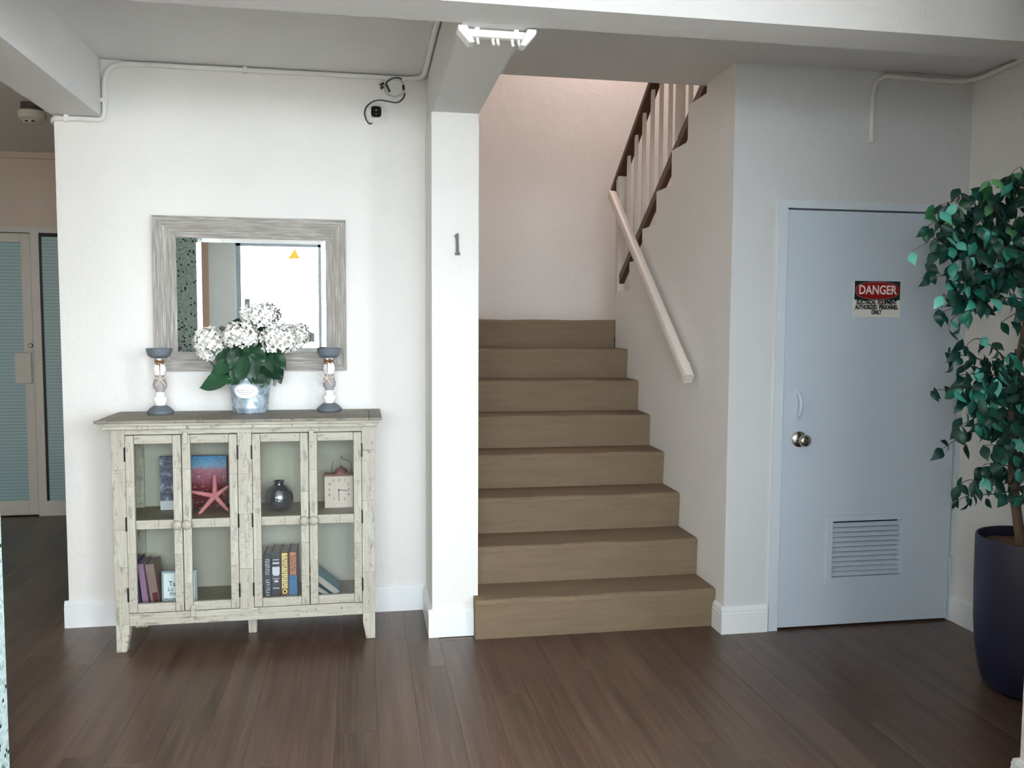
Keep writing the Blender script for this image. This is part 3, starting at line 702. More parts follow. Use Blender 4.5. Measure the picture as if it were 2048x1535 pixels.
# top: moulded edge, long boards and two end boards
TX0, TX1, TY0, TY1, TZ = -1.160, 0.086, 3.955, 4.372, 1.056
tp = B(); tp.box(TX0+0.012, TX1-0.012, TY0+0.012, TY1, 1.030, 1.044, 0.004, 2).box(TX0+0.024, TX1-0.024, TY0+0.022, TY1, 1.012, 1.030, 0.005, 2)
topo = tp.build('top', M_cabx, cb)
B().box(TX0, TX0+0.058, TY0, TY1, 1.043, TZ, 0.004, 2).build('end_board', M_topy, topo)
B().box(TX1-0.058, TX1, TY0, TY1, 1.043, TZ, 0.004, 2).build('end_board', M_topy, topo)
for k in range(4):
    a = TY0+k*(TY1-TY0)/4
    B().box(TX0+0.059, TX1-0.059, a+0.0004, a+(TY1-TY0)/4-0.0004, 1.043, TZ, 0.002, 1).build('top_board', M_topx, topo)
# front posts with tapered feet, back posts
for (x0, x1, inner) in ((CX0, CX0+0.057, 1), (CX1-0.057, CX1, -1)):
    m = B(); segz(m, x0, x1, CY0, CY0+0.045, [0.125, 0.39, 0.56, 0.83, 1.012] if inner > 0 else [0.125, 0.32, 0.66, 0.90, 1.012])
    xi = x1 if inner > 0 else x0; xo = x0 if inner > 0 else x1
    m.prism([(xo, 0), (xi-inner*0.014, 0), (xi, 0.085), (xi, 0.125), (xo, 0.125)], 1, CY0, CY0+0.045, 0.0015)
    m.build('post', M_cabz, cb)
    m = B(); m.box(x0, x1, CY1-0.04, CY1, 0, 1.012, 0.0015, 1); m.build('post', M_cabz, cb)
for x in (CX0+0.004, CX1-0.022):
    box('side_panel', x, x+0.018, CY0+0.045, CY1-0.04, 0.115, 1.012, M_caby, cb)
box('back_panel', CX0+0.03, CX1-0.03, CY1-0.02, CY1-0.008, 0.12, 1.012, M_cabin, cb)
m = B(); segx(m, [CX0+0.057, -0.815, -0.50, -0.2, CX1-0.057], CY0+0.003, CY0+0.028, 0.988, 1.012); m.build('top_rail', M_cabx, cb)
m = B(); segx(m, [CX0+0.057, -0.765, -0.485, CX1-0.057], CY0+0.003, CY0+0.028, 0.146, 0.174); segx(m, [CX0+0.057, -0.62, -0.30, CX1-0.057], CY0+0.006, CY0+0.026, 0.116, 0.1455); m.build('bottom_rail', M_cabx, cb)
m = B(); segz(m, -0.564, -0.502, CY0+0.003, CY0+0.028, [0.174, 0.36, 0.615, 0.988]); m.build('centre_stile', M_cabz, cb)
box('centre_divider', -0.541, -0.525, CY0+0.028, CY1-0.02, 0.184, 1.0, M_cabin, cb)
box('shelf', CX0+0.022, CX1-0.022, CY0+0.03, CY1-0.02, 0.576, 0.594, M_shelf, cb)
box('bottom_board', CX0+0.022, CX1-0.022, CY0+0.028, CY1-0.02, 0.166, 0.184, M_shelf, cb)
B().prism([(-0.549, 0), (-0.512, 0), (-0.508, 0.12), (-0.553, 0.12)], 1, 4.17, 4.205, 0.001).build('support_leg', M_cabz, cb)
# doors: (x0, x1, hinge side, knob side)
def cabdoor(x0, x1, hs, latch):
    y0, y1 = CY0+0.001, CY0+0.021
    sw = 0.038
    z0, z1 = 0.178, 0.984
    g = empty('door', ((x0+x1)/2, y0, z0)); g.parent = cb; g.location -= cb.location
    def bld(m, n, mt, **k):
        o = m.build(n, mt, None, **k); o.data.transform(Matrix.Translation(-Vector(((x0+x1)/2, y0, z0)))); o.parent = g; return o
    for xa in (x0, x1-sw):
        m = B(); c = sorted([z0, z1]+[rnd.uniform(0.28, 0.5), rnd.uniform(0.55, 0.85)])
        segz(m, xa+0.0015, xa+sw-0.0015, y0, y1, c); bld(m, 'stile', M_cabz)
    for a, b in ((z0, 0.218), (0.559, 0.599), (0.946, z1)):
        m = B(); segx(m, [x0+sw, x1-sw], y0+0.001, y1, a, b); bld(m, 'rail', M_cabx)
    for a, b in ((0.216, 0.561), (0.597, 0.948)):
        bld(B().box(x0+sw-0.004, x1-sw+0.004, y0+0.011, y0+0.013, a, b), 'glass_pane', M_glass)
    kx = x1-0.020 if hs < 0 else x0+0.020
    bld(B().lathe([(0.011, 0.0), (0.009, -0.010), (0.016, -0.015), (0.0215, -0.019), (0.0215, -0.024), (0.017, -0.030), (0.006, -0.033)], (kx, y0, 0.578), 24, 1), 'knob', M_knob, smooth=True)
    hx = x0-0.001 if hs < 0 else x1+0.001
    for hz in (0.90, 0.585, 0.262):
        bld(B().box(hx-0.0035, hx+0.0035, y0-0.004, y0+0.01, hz-0.032, hz+0.032, 0.001, 1), 'hinge', M_hinge)
    return g
cabdoor(-1.046, -0.808, -1, False); cabdoor(-0.806, -0.565, 1, True); cabdoor(-0.501, -0.250, -1, False); cabdoor(-0.248, -0.008, 1, True)
for x, zz in ((-0.788, 0.972), (-0.235, 0.972), (-0.768, 0.178)):
    B().box(x-0.011, x+0.011, CY0-0.011, CY0+0.002, zz-0.028, zz+0.026, 0.002, 1).build('latch_block', M_cabz, cb)

# ---- wall mirror
mx0, mx1, mz0, mz1 = -0.991, -0.080, 1.252, 1.999
ix0, ix1, iz0, iz1 = -0.886, -0.179, 1.346, 1.897
mr = empty('wall_mirror', ((mx0+mx1)/2, YW, mz0)); tag(mr, 'rectangular mirror with a faceted edge in a wide ridged grey wood frame', 'mirror')
ya, yb = YW-0.034, YW-0.018
def member(o0, o1, i1, i0, mt):
    m = B(); P = [o0, o1, i1, i0]
    v = [(x, YW, z) for x, z in P]+[(P[0][0], ya, P[0][1]), (P[1][0], ya, P[1][1]), (P[2][0], yb, P[2][1]), (P[3][0], yb, P[3][1])]
    m.add(v, [(0, 1, 2, 3), (4, 7, 6, 5), (0, 4, 5, 1), (1, 5, 6, 2), (2, 6, 7, 3), (3, 7, 4, 0)])
    m.build('frame_member', mt, mr)
member((mx0, mz1), (mx1, mz1), (ix1, iz1), (ix0, iz1), M_frx); member((mx0, mz0), (mx1, mz0), (ix1, iz0), (ix0, iz0), M_frx)
member((mx0, mz0), (mx0, mz1), (ix0, iz1), (ix0, iz0), M_frz); member((mx1, mz0), (mx1, mz1), (ix1, iz1), (ix1, iz0), M_frz)
g = B(); bw = 0.020; yg, ye = YW-0.017, YW-0.0155
o_ = [(ix0, ye, iz0), (ix1, ye, iz0), (ix1, ye, iz1), (ix0, ye, iz1)]; i_ = [(ix0+bw, yg, iz0+bw), (ix1-bw, yg, iz0+bw), (ix1-bw, yg, iz1-bw), (ix0+bw, yg, iz1-bw)]
g.add(o_+i_+[(a, YW-0.005, c) for a, b, c in o_], [(4, 5, 6, 7), (0, 1, 5, 4), (1, 2, 6, 5), (2, 3, 7, 6), (3, 0, 4, 7), (8, 11, 10, 9), (0, 8, 9, 1), (1, 9, 10, 2), (2, 10, 11, 3), (3, 11, 8, 0)])
g.build('mirror_glass', M_mirror, mr)

# ---- candle holders
def starfish(m, c, R, r0, th, ang, sag=None):
    c = Vector(c); n = 5; vf = []; vb = []
    ctr_f = m.b.verts.new(c+Vector((0, -th, 0))); ctr_b = m.b.verts.new(c+Vector((0, th*0.3, 0)))
    for k in range(n):
        a = ang[k] if isinstance(ang, (list, tuple)) else ang+2*PI*k/n
        d = Vector((math.cos(a), 0, math.sin(a))); s_ = Vector((-math.sin(a), 0, math.cos(a)))
        Rk = R[k] if isinstance(R, (list, tuple)) else R
        m.tube([c+d*Rk*t_ for t_ in (0.0, 0.25, 0.5, 0.75, 0.93, 1.0)], 1, 8, lambda t_: r0*(1.0-0.55*t_) if t_ < 0.9 else r0*0.28)
    m.b.verts.remove(ctr_f); m.b.verts.remove(ctr_b)
def candle(x, y, flip, label):
    z = TZ
    r = empty('candle_holder', (x, y, z)); tag(r, label, 'candle holder', 'candle holders on the cabinet')
    c = (x, y, z)
    B().lathe([(0.056, 0), (0.060, 0.004), (0.060, 0.014), (0.054, 0.020), (0.048, 0.026), (0.036, 0.036), (0.028, 0.040)], c, 32).build('base', M_grey, r, True, 30)
    B().lathe([(0.020, 0.038), (0.024, 0.042), (0.033, 0.066), (0.031, 0.078), (0.020, 0.086), (0.019, 0.102), (0.021, 0.104)], c, 28).build('lower_spindle', M_cwhite, r, True, 30)
    B().lathe([(0.019, 0.102), (0.020, 0.110), (0.030, 0.124), (0.032, 0.140), (0.026, 0.160), (0.021, 0.176), (0.022, 0.184)], c, 28).build('middle_spindle', M_grey2, r, True, 30)
    B().lathe([(0.021, 0.182), (0.027, 0.196), (0.030, 0.212), (0.026, 0.228), (0.018, 0.240), (0.017, 0.268)], c, 28).build('upper_spindle', M_cwhite, r, True, 30)
    B().lathe([(0.018, 0.262), (0.038, 0.266), (0.050, 0.276), (0.056, 0.296), (0.059, 0.310), (0.056, 0.310), (0.050, 0.300), (0.002, 0.296)], c, 36).build('dish', M_grey, r, True, 30)
    s_ = -1 if flip else 1
    tw = B()
    for k in range(3): tw.tube([(x+0.0195*math.cos(a), y+0.0195*math.sin(a), z+0.243+0.004*k) for a in [2*PI*i/16 for i in range(17)]], 0.0022, 6)
    for q in (0.5, 2.4, 3.9, 5.6): tw.tube(bez([(x+s_*0.006, y-0.021, z+0.247), (x+s_*0.006+0.020*math.cos(q), y-0.030, z+0.247+0.016*math.sin(q)), (x+s_*0.008+0.014*math.cos(q+0.6), y-0.026, z+0.247+0.012*math.sin(q+0.7))], 4), 0.0028, 6)
    tw.tube(bez([(x+s_*0.006, y-0.022, z+0.245), (x+s_*0.008, y-0.033, z+0.215), (x+s_*0.008, y-0.034, z+0.186)], 5), 0.0018, 6)
    tw.build('twine_bow', M_twine, r, True)
    sf = B(); starfish(sf, (x+s_*0.010, y-0.036, z+0.165), 0.042, 0.0042, 0.004, 0.35 if not flip else 0.2); sf.build('starfish', M_star, r, True)
candle(-0.945, 4.250, False, 'grey and white turned candle holder left of the flower bucket')
candle(-0.163, 4.285, True, 'grey and white turned candle holder right of the flower bucket')

# ---- bucket of hydrangeas
hx, hy = -0.535, 4.255
hp = empty('potted_hydrangea', (hx, hy, TZ)); tag(hp, 'white hydrangea bouquet in a galvanised bucket on the cabinet', 'flowers')
bk = B(); bk.lathe([(0.074, 0.0), (0.079, 0.004), (0.082, 0.022), (0.0835, 0.026), (0.0835, 0.030), (0.083, 0.033), (0.0985, 0.156), (0.1005, 0.160), (0.0995, 0.164), (0.101, 0.182), (0.1035, 0.186), (0.101, 0.190), (0.097, 0.186), (0.094, 0.150)], (hx, hy, TZ), 40)
bucket = bk.build('bucket', M_galv, hp, True, 30)
pl = B()
def onb(ax, z, r): return (hx+r*math.sin(ax), hy-r*math.cos(ax), TZ+z)
N = 28; rim = []
cen = []
for ri, rad in ((0.0015, 0.0), ):
    pass
ang0 = -0.10
vs = []
for sc_r in (0.0, 0.55, 1.0):
    ringv = []
    for k in range(N):
        a = 2*PI*k/N; ax = ang0+0.62*sc_r*math.cos(a); z = 0.110+0.034*sc_r*math.sin(a)
        rb = 0.083+0.0155*(z-0.033)/0.123
        ringv.append(pl.b.verts.new(onb(ax, z, rb+0.003)))
        if sc_r == 0.0: break
    vs.append(ringv)
for k in range(N):
    pl.b.faces.new((vs[0][0], vs[1][k], vs[1][(k+1) % N])); pl.b.faces.new((vs[1][k], vs[2][k], vs[2][(k+1) % N], vs[1][(k+1) % N]))
back = [pl.b.verts.new(onb(ang0+0.62*math.cos(2*PI*k/N), 0.110+0.034*math.sin(2*PI*k/N), 0.083+0.0155*(0.110+0.034*math.sin(2*PI*k/N)-0.033)/0.123)) for k in range(N)]
for k in range(N): pl.b.faces.new((vs[2][k], back[k], back[(k+1) % N], vs[2][(k+1) % N]))
lab = tag(pl.build('oval_label', M_cwhite, hp, True, 40), 'white oval metal label')
ln = B()
for z, w in ((0.113, 0.44), (0.104, 0.34), (0.095, 0.20)):
    rb = 0.083+0.0155*(z-0.033)/0.123+0.0035; q = 14
    for k in range(q):
        a0 = ang0-w+2*w*k/q; a1 = a0+2*w/q*(0.55 if k % 4 else 0.9)
        ln.add([onb(a0, z-0.0012, rb), onb(a1, z-0.0012, rb), onb(a1, z+0.0012, rb), onb(a0, z+0.0012, rb)], [(0, 1, 2, 3)])
ln.build('label_print', M_gstick, lab)
B().tube(bez([onb(1.5, 0.175, 0.104), onb(1.5, 0.165, 0.112), onb(1.5, 0.145, 0.116), onb(1.5, 0.128, 0.114)], 4), 0.006, 10).build('bucket_handle', M_dkmetal, hp, True)
B().lathe([(0.002, 0.172), (0.094, 0.172), (0.094, 0.168)], (hx, hy, TZ), 24).build('moss_filling', plain('dark_moss', srgb(44, 30, 24), 0.95), hp)
def floret(m, p, n_, s_):
    n_ = n_.normalized(); t1 = n_.orthogonal().normalized(); t1 = Quaternion(n_, rnd.uniform(0, 6.28)) @ t1; t2 = n_.cross(t1)
    for k in range(4):
        a = k*PI/2; d = t1*math.cos(a)+t2*math.sin(a); w = n_.cross(d)
        up_ = rnd.uniform(0.05, 0.5)
        q = [p, p+(d*0.45+w*0.42+n_*up_*0.35)*s_, p+(d*0.95+w*0.36+n_*up_*0.7)*s_, p+(d*1.12+n_*up_)*s_, p+(d*0.95-w*0.36+n_*up_*0.7)*s_, p+(d*0.45-w*0.42+n_*up_*0.35)*s_]
        m.add(q, [(0, 1, 2, 3), (0, 3, 4, 5)])
def fhead(x, y, z, rx, rz, n):
    m = B()
    for i in range(n):
        f_ = 1-2*(i+0.5)/n; a = i*2.39996; r_ = math.sqrt(1-f_*f_)
        d = Vector((r_*math.cos(a), r_*math.sin(a), f_))
        if d.z < -0.75: continue
        k = rnd.uniform(0.84, 1.06)
        floret(m, Vector((x+d.x*rx*k, y+d.y*rx*k, z+d.z*rz*k)), d+Vector((rnd.uniform(-.3, .3), rnd.uniform(-.3, .3), rnd.uniform(-.3, .3))), rnd.uniform(0.0130, 0.0175))
    m.build('flower_head', M_petal, hp)
    B().lathe([(0.004, -rz*0.55), (rx*0.6, -rz*0.4), (rx*0.72, 0.0), (rx*0.5, rz*0.5), (0.004, rz*0.66)], (x, y, z), 16).build('flower_core', plain('petal_shade', srgb(206, 202, 190), 0.8), hp, True)
    B().tube(bez([(x, y, z-rz*0.5), (x*0.6+hx*0.4, y*0.6+hy*0.4, z-0.12), (hx+(x-hx)*0.2, hy+(y-hy)*0.2, TZ+0.17)], 5), 0.004, 8).build('stem', M_hleaf, hp, True)
def hp_px(px_, py_, y):
    # offsets on the bouquet, measured against the bucket centre
    return (hx+(px_-499)*0.00243, y, TZ+(832-py_)*0.00240)
for px_, py_, dy, rx, rz, n in ((516, 637, -0.01, 0.082, 0.062, 92), (427, 690, -0.03, 0.075, 0.068, 86), (486, 678, -0.075, 0.080, 0.066, 92), (560, 686, -0.065, 0.088, 0.072, 104), (588, 676, 0.03, 0.060, 0.055, 60), (418, 712, 0.01, 0.040, 0.036, 36)):
    x, y, z = hp_px(px_, py_, hy+dy); fhead(x, y, z, rx, rz, n)
def bigleaf(base, tip, width, nrm, droop=0.02, mat=None, parent=None, name='leaf', cup=0.18):
    base, tip = Vector(base), Vector(tip); d = tip-base; L = d.length; d.normalize(); nrm = Vector(nrm); s_ = d.cross(nrm).normalized(); n_ = s_.cross(d).normalized()
    m = B(); rows = []
    prof_ = [(0, 0.02), (0.08, 0.30), (0.2, 0.62), (0.35, 0.92), (0.5, 1.0), (0.65, 0.88), (0.8, 0.58), (0.92, 0.24), (1.0, 0.01)]
    for t_, w in prof_:
        c = base+d*L*t_-Vector((0, 0, 1))*droop*(t_**2)*4*(1-0.4*t_); hw = width/2*w
        rows.append([m.b.verts.new(c+s_*hw*f_+n_*(cup*hw*f_*f_+0.004*math.sin(9*t_+3*f_))) for f_ in (-1, -0.5, 0, 0.5, 1)])
    for a, b in zip(rows, rows[1:]):
        for k in range(4): m.b.faces.new((a[k], a[k+1], b[k+1], b[k]))
    return m.build(name, mat, parent, True, 60)
L_ = [((470, 760), (412, 772), 0.105, -0.115, -0.12, (0, -0.75, 0.65)), ((478, 728), (430, 748), 0.085, -0.06, -0.10, (0, -0.8, 0.6)), ((497, 712), (486, 764), 0.075, -0.10, -0.155, (0, -1, 0.25)),
      ((520, 735), (568, 752), 0.095, -0.08, -0.11, (0, -0.75, 0.65)), ((540, 710), (571, 738), 0.080, -0.05, -0.07, (0.2, -0.8, 0.5)), ((505, 700), (535, 722), 0.08, -0.07, -0.10, (0, -0.9, 0.5)),
      ((468, 705), (438, 727), 0.075, -0.04, -0.05, (0, -0.8, 0.6)), ((515, 745), (530, 772), 0.07, -0.10, -0.125, (0, -1, 0.3)), ((500, 655), (461, 646), 0.05, -0.01, -0.03, (0, -0.7, 0.7)), ((495, 748), (462, 766), 0.07, -0.085, -0.11, (0, -0.9, 0.4)), ((540, 730), (560, 768), 0.075, 0.0, -0.03, (0, -0.9, 0.4)), ((475, 735), (447, 762), 0.08, -0.02, -0.05, (0, -0.9, 0.4)), ((508, 668), (540, 662), 0.05, 0.0, 0.0, (0, -0.7, 0.7)), ((500, 690), (452, 712), 0.09, 0.01, 0.0, (0, -0.9, 0.4)), ((505, 690), (558, 716), 0.09, 0.01, 0.0, (0, -0.9, 0.4)), ((492, 735), (520, 706), 0.10, 0.01, -0.02, (0, -1, 0.2)), ((488, 690), (512, 722), 0.09, -0.03, -0.06, (0, -1, 0.3)), ((480, 700), (470, 738), 0.08, -0.05, -0.08, (0, -1, 0.3)), ((540, 712), (545, 752), 0.085, -0.05, -0.085, (0, -1, 0.3)), ((508, 708), (508, 766), 0.085, -0.09, -0.118, (0, -1, 0.15)), ((495, 712), (470, 764), 0.085, -0.06, -0.10, (0, -1, 0.2)), ((522, 712), (540, 768), 0.085, -0.07, -0.11, (0, -1, 0.2)), ((500, 690), (500, 735), 0.10, 0.03, 0.02, (0, -1, 0.1))]
for b_, t_, w, dy0, dy1, nv in L_:
    bigleaf(hp_px(*b_, hy+dy0), hp_px(*t_, hy+dy1), w, nv, 0.006, M_hleaf, hp)

# ---- things in the cabinet
ZS, ZL = 0.594, 0.184
# picture book standing on the upper left shelf
pb = empty('picture_book', (-0.803, 4.25, ZS)); tag(pb, 'large picture book with blossom tree cover on the upper cabinet shelf', 'book')
box('pages', -0.952, -0.652, 4.253, 4.268, ZS+0.001, 0.846, M_pages, pb)
def cover_mat():
    t = NT('photo_cover'); gc = t.n('ShaderNodeTexCoord').outputs['Generated']
    sp = t.n('ShaderNodeSeparateXYZ'); t.l(gc, sp.inputs[0]); x, z = sp.outputs[0], sp.outputs[2]
    n = t.noise(t.coord('Object', (22, 22, 22)), 1.0, 5, 0.7); n2 = t.noise(t.coord('Object', (60, 20, 80)), 1.0, 3, 0.6)
    zz_ = t.math('ADD', z, t.math('MULTIPLY', t.math('SUBTRACT', n, 0.5), 0.22))
    right = t.ramp(zz_, [(0.0, srgb(70, 26, 30)), (0.30, srgb(104, 22, 34)), (0.46, srgb(120, 40, 52)), (0.55, srgb(150, 82, 104)), (0.74, srgb(172, 112, 132)), (0.80, srgb(120, 164, 196)), (1.0, srgb(70, 132, 180))])
    right = t.mix(t.math('MULTIPLY', t.ramp(n2, [(0.55, (0, 0, 0, 1)), (0.7, (1, 1, 1, 1))]), 0.6), right, srgb(214, 190, 196))
    left = t.ramp(n, [(0.3, srgb(40, 42, 56)), (0.5, srgb(104, 106, 122)), (0.68, srgb(196, 198, 208))])
    left = t.mix(t.math('LESS_THAN', z, 0.17), left, srgb(208, 206, 208))
    f_ = t.ramp(x, [(0.36, (0, 0, 0, 1)), (0.5, (1, 1, 1, 1))])
    t.set(**{'Base Color': t.mix(f_, left, right), 'Roughness': 0.25}); return t.m
box('front_cover', -0.956, -0.650, 4.250, 4.253, ZS, 0.850, cover_mat(), pb)
box('back_cover', -0.956, -0.650, 4.268, 4.271, ZS, 0.850, M_ink, pb)
# pink starfish
sf = B(); starfish(sf, (-0.688, 4.14, 0.676), [0.100, 0.105, 0.115, 0.095, 0.078], 0.0125, 0.01, [PI/2, PI*0.93, PI*1.27, PI*1.72, PI*2.20])
sfo = sf.build('starfish', M_pink, None, True)
tag(sfo, 'pink starfish leaning before the picture book', 'starfish')
# mercury glass vase
vs_ = empty('glass_vase', (-0.399, 4.18, ZS)); tag(vs_, 'round silvered glass vase on the upper cabinet shelf', 'vase')
B().lathe([(0.030, 0), (0.045, 0.004), (0.060, 0.022), (0.067, 0.048), (0.067, 0.068), (0.060, 0.092), (0.046, 0.110), (0.030, 0.120), (0.023, 0.124), (0.022, 0.130), (0.027, 0.140), (0.024, 0.140), (0.018, 0.130)], (-0.399, 4.18, ZS), 40).build('vase_body', M_merc, vs_, True, 40)
# lantern clock
ck = empty('table_clock', (-0.118, 4.18, ZS)); tag(ck, 'square dusty red clock with bell top and wire handle in the cabinet', 'clock')
k0, k1 = -0.186, -0.050
B().box(k0+0.003, k1-0.003, 4.185, 4.235, ZS, 0.748, 0.004).build('case', M_clock, ck)
B().box(k0-0.002, k1+0.002, 4.178, 4.240, 0.748, 0.758, 0.003).build('case_lid', M_clock, ck)
fb_ = B()
for a in ((k0, k1, ZS, ZS+0.022), (k0, k1, 0.740, 0.748), (k0, k0+0.012, ZS+0.022, 0.740), (k1-0.012, k1, ZS+0.022, 0.740)): fb_.box(a[0], a[1], 4.178, 4.186, a[2], a[3], 0.002)
fb_.build('bezel', M_face, ck)
face = box('face', k0+0.012, k1-0.012, 4.182, 4.185, ZS+0.022, 0.740, M_face, ck)
for s_, dx, dz in (('12', 0, 0.048), ('11', -0.025, 0.048), ('1', 0.028, 0.048), ('10', -0.045, 0.030), ('9', -0.046, 0.002), ('8', -0.045, -0.022), ('7', -0.025, -0.044), ('6', 0, -0.046), ('5', 0.026, -0.044), ('4', 0.045, -0.022), ('3', 0.046, 0.002), ('2', 0.045, 0.030)):
    text('numeral', s_, 0.020, (-0.118+dx, 4.1815, 0.679+dz), M_face2, face, 0.0002, 0.0003, 0.8)
B().box(-0.1195, -0.1165, 4.1795, 4.181, 0.642, 0.682).build('hour_hand', M_ink, face)
B().bar((-0.118, 4.1795, 0.681), (-0.078, 4.1795, 0.676), 0.001, 0.003).lathe([(0.004, 0), (0.003, -0.002)], (-0.118, 4.1795, 0.681), 12, 1).build('minute_hand', M_ink, face)
B().lathe([(0.034, 0), (0.033, 0.008), (0.022, 0.022), (0.010, 0.028), (0.006, 0.036), (0.001, 0.042)], (-0.108, 4.205, 0.758), 24).build('bell', M_clock, ck, True)
B().tube(bez([(-0.150, 4.205, 0.758), (-0.152, 4.205, 0.790), (-0.145, 4.205, 0.815), (-0.122, 4.205, 0.826), (-0.110, 4.205, 0.830), (-0.106, 4.205, 0.842), (-0.100, 4.205, 0.830), (-0.088, 4.205, 0.826), (-0.065, 4.205, 0.815), (-0.058, 4.205, 0.790), (-0.060, 4.205, 0.758)], 4), 0.0018, 6).build('wire_handle', M_dkmetal, ck, True)
# books
def book(x0, x1, y0, z0, h, dep, cmat, label, lean=0.0, group=None, name='book'):
    r = empty(name, (x0, y0, z0)); tag(r, label, 'book', group)
    w = x1-x0
    def loc(m, n, mt):
        o = m.build(n, mt, None); o.parent = r; return o
    cv = B(); cv.box(0, 0.0025, 0, dep, 0, h).box(w-0.0025, w, 0, dep, 0, h).box(0, w, -0.002, 0.003, 0, h, 0.0008, 1); loc(cv, 'cover', cmat)
    loc(B().box(0.0025, w-0.0025, 0.003, dep-0.004, 0.003, h-0.004), 'pages', M_pages)
    r.rotation_euler = (0, lean, 0)
    return r
def bprint(r, shapes, mt, nm='spine_print'):
    m = B()
    for x0, x1, z0, z1 in shapes: m.box(x0, x1, -0.0028, -0.0018, z0, z1)
    o = m.build(nm, mt, None); o.parent = r; return o
C = lambda *a: plain('book_cover', srgb(*a), 0.5, 0, 0.05)
M_pale = plain('pale_print', srgb(196, 198, 208), 0.5)
def marks(r, x0, x1, z0, z1, n, mt):
    """unreadable spine lettering: short strokes stacked along the spine"""
    m = B(); st_ = (z1-z0)/n
    for k in range(n):
        z = z0+k*st_; h = st_*rnd.uniform(0.22, 0.34)
        m.box(x0, x1, -0.0034, -0.0024, z, z+h)
        if k % 3: m.box(x0 if k % 2 else x1-0.004, (x0+0.004) if k % 2 else x1, -0.0034, -0.0024, z, z+st_*0.75)
    o = m.build('spine_lettering', mt, None); o.parent = r; return o
by = 4.075
b1 = book(-0.463, -0.431, by, ZL, 0.222, 0.155, C(22, 26, 38), 'navy hardback with white spine lettering, first of the upright four'); marks(b1, 0.006, 0.025, 0.125, 0.205, 10, M_pale); marks(b1, 0.008, 0.024, 0.025, 0.11, 7, M_pale)
M_b2 = C(26, 26, 34); b2 = book(-0.429, -0.388, by, ZL, 0.228, 0.165, M_b2, 'thick black hardback with a pale band, beside the navy one')
bprint(b2, [(0.004, 0.037, 0.125, 0.160), (0.008, 0.034, 0.118, 0.125), (0.006, 0.035, 0.192, 0.196), (0.006, 0.035, 0.174, 0.182), (0.006, 0.035, 0.102, 0.105), (0.012, 0.030, 0.086, 0.096), (0.006, 0.035, 0.056, 0.060)], plain('pale_band', srgb(206, 204, 214), 0.5))
b3 = book(-0.386, -0.350, by, ZL, 0.228, 0.160, C(92, 48, 26), 'brown hardback with a yellow title strip down its spine')
bprint(b3, [(0.005, 0.029, 0.055, 0.224)], plain('yellow_strip', srgb(232, 206, 130), 0.5)); marks(b3, 0.008, 0.026, 0.060, 0.218, 17, M_ink)
B().lathe([(0.011, -0.002), (0.011, -0.0035), (0.006, -0.0035), (0.006, -0.002)], (0, 0, 0), 24, 1).build('spine_emblem', plain('yellow_ring', srgb(236, 204, 110), 0.5), None); e_ = bpy.data.objects['spine_emblem']; e_.parent = b3; e_.location = (0.017, 0, 0.040)
b4 = book(-0.348, -0.313, by, ZL, 0.229, 0.160, C(112, 52, 26), 'hardback with orange upper and blue lower spine, last of the upright four')
bprint(b4, [(0.0, 0.035, 0.0, 0.116)], plain('spine_blue', srgb(28, 110, 160), 0.5), 'blue_band'); bprint(b4, [(0.005, 0.030, 0.120, 0.225)], plain('spine_orange', srgb(196, 132, 92), 0.5), 'orange_band')
marks(b4, 0.008, 0.027, 0.128, 0.218, 9, M_ink); bprint(b4, [(0.004, 0.031, 0.098, 0.101), (0.004, 0.031, 0.062, 0.064), (0.004, 0.031, 0.044, 0.046)], M_ink, 'spine_rule')
# leaning books, lower left
q1 = book(-1.040, -1.012, 4.09, ZL, 0.205, 0.15, C(58, 40, 92), 'violet hardback nearest the side, leaning on the lower left shelf', -0.09); marks(q1, 0.006, 0.020, 0.10, 0.17, 7, M_pale)
q2 = book(-1.005, -0.980, 4.085, ZL, 0.196, 0.15, C(150, 116, 142), 'mauve hardback leaning between the violet and brown ones', -0.105)
q3 = book(-0.972, -0.934, 4.10, ZL, 0.190, 0.14, C(140, 112, 106), 'dusty brown hardback leaning beside the framed verse', -0.13)
bprint(q3, [(0.012, 0.036, 0.0, 0.055)], plain('dark_red_print', srgb(96, 34, 40), 0.5), 'red_print')
# teal books tumbled on the lower right shelf
def flatbook(x, y, z, w, h, th, tilt, cm, label):
    r = empty('book', (x, y, z)); tag(r, label, 'book')
    m = B(); m.box(0, w, 0, h, 0, 0.0025).box(0, w, 0, h, th-0.0025, th).box(w-0.003, w, 0, h, 0, th); o = m.build('cover', cm, None); o.parent = r
    o = B().box(0.003, w-0.003, 0.003, h-0.003, 0.0025, th-0.0025).build('pages', M_pages, None); o.parent = r
    r.rotation_euler = (0, tilt, 0); return r
flatbook(-0.262, 4.075, 0.299, 0.17, 0.15, 0.030, 0.70, C(72, 124, 136), 'teal hardback sliding down over the lower right shelf')
flatbook(-0.268, 4.070, 0.252, 0.14, 0.155, 0.024, 0.62, C(40, 62, 84), 'dark blue hardback lying under the tilted teal one')
# framed verse
fv = empty('framed_verse', (-0.845, 4.10, ZL)); tag(fv, 'small pale framed verse sign on the lower left cabinet shelf', 'sign')
B().box(-0.924, -0.768, 4.092, 4.108, ZL, 0.340, 0.003).build('frame', plain('pale_blue_frame', srgb(160, 174, 180), 0.5), fv)
box('panel', -0.914, -0.779, 4.0905, 4.092, ZL+0.006, 0.330, plain('verse_paper', srgb(238, 248, 250), 0.5, 0, 0.02), fv)
for s_, z, x, sz in (('Ta', 0.279, -0.877, 0.034), ('Lo', 0.255, -0.884, 0.028), ('the', 0.234, -0.874, 0.027), ('mom', 0.207, -0.884, 0.034)):
    text('lettering', s_, sz, (x, 4.0902, z), M_ink, fv, 0.0, 0.0002, 0.85)

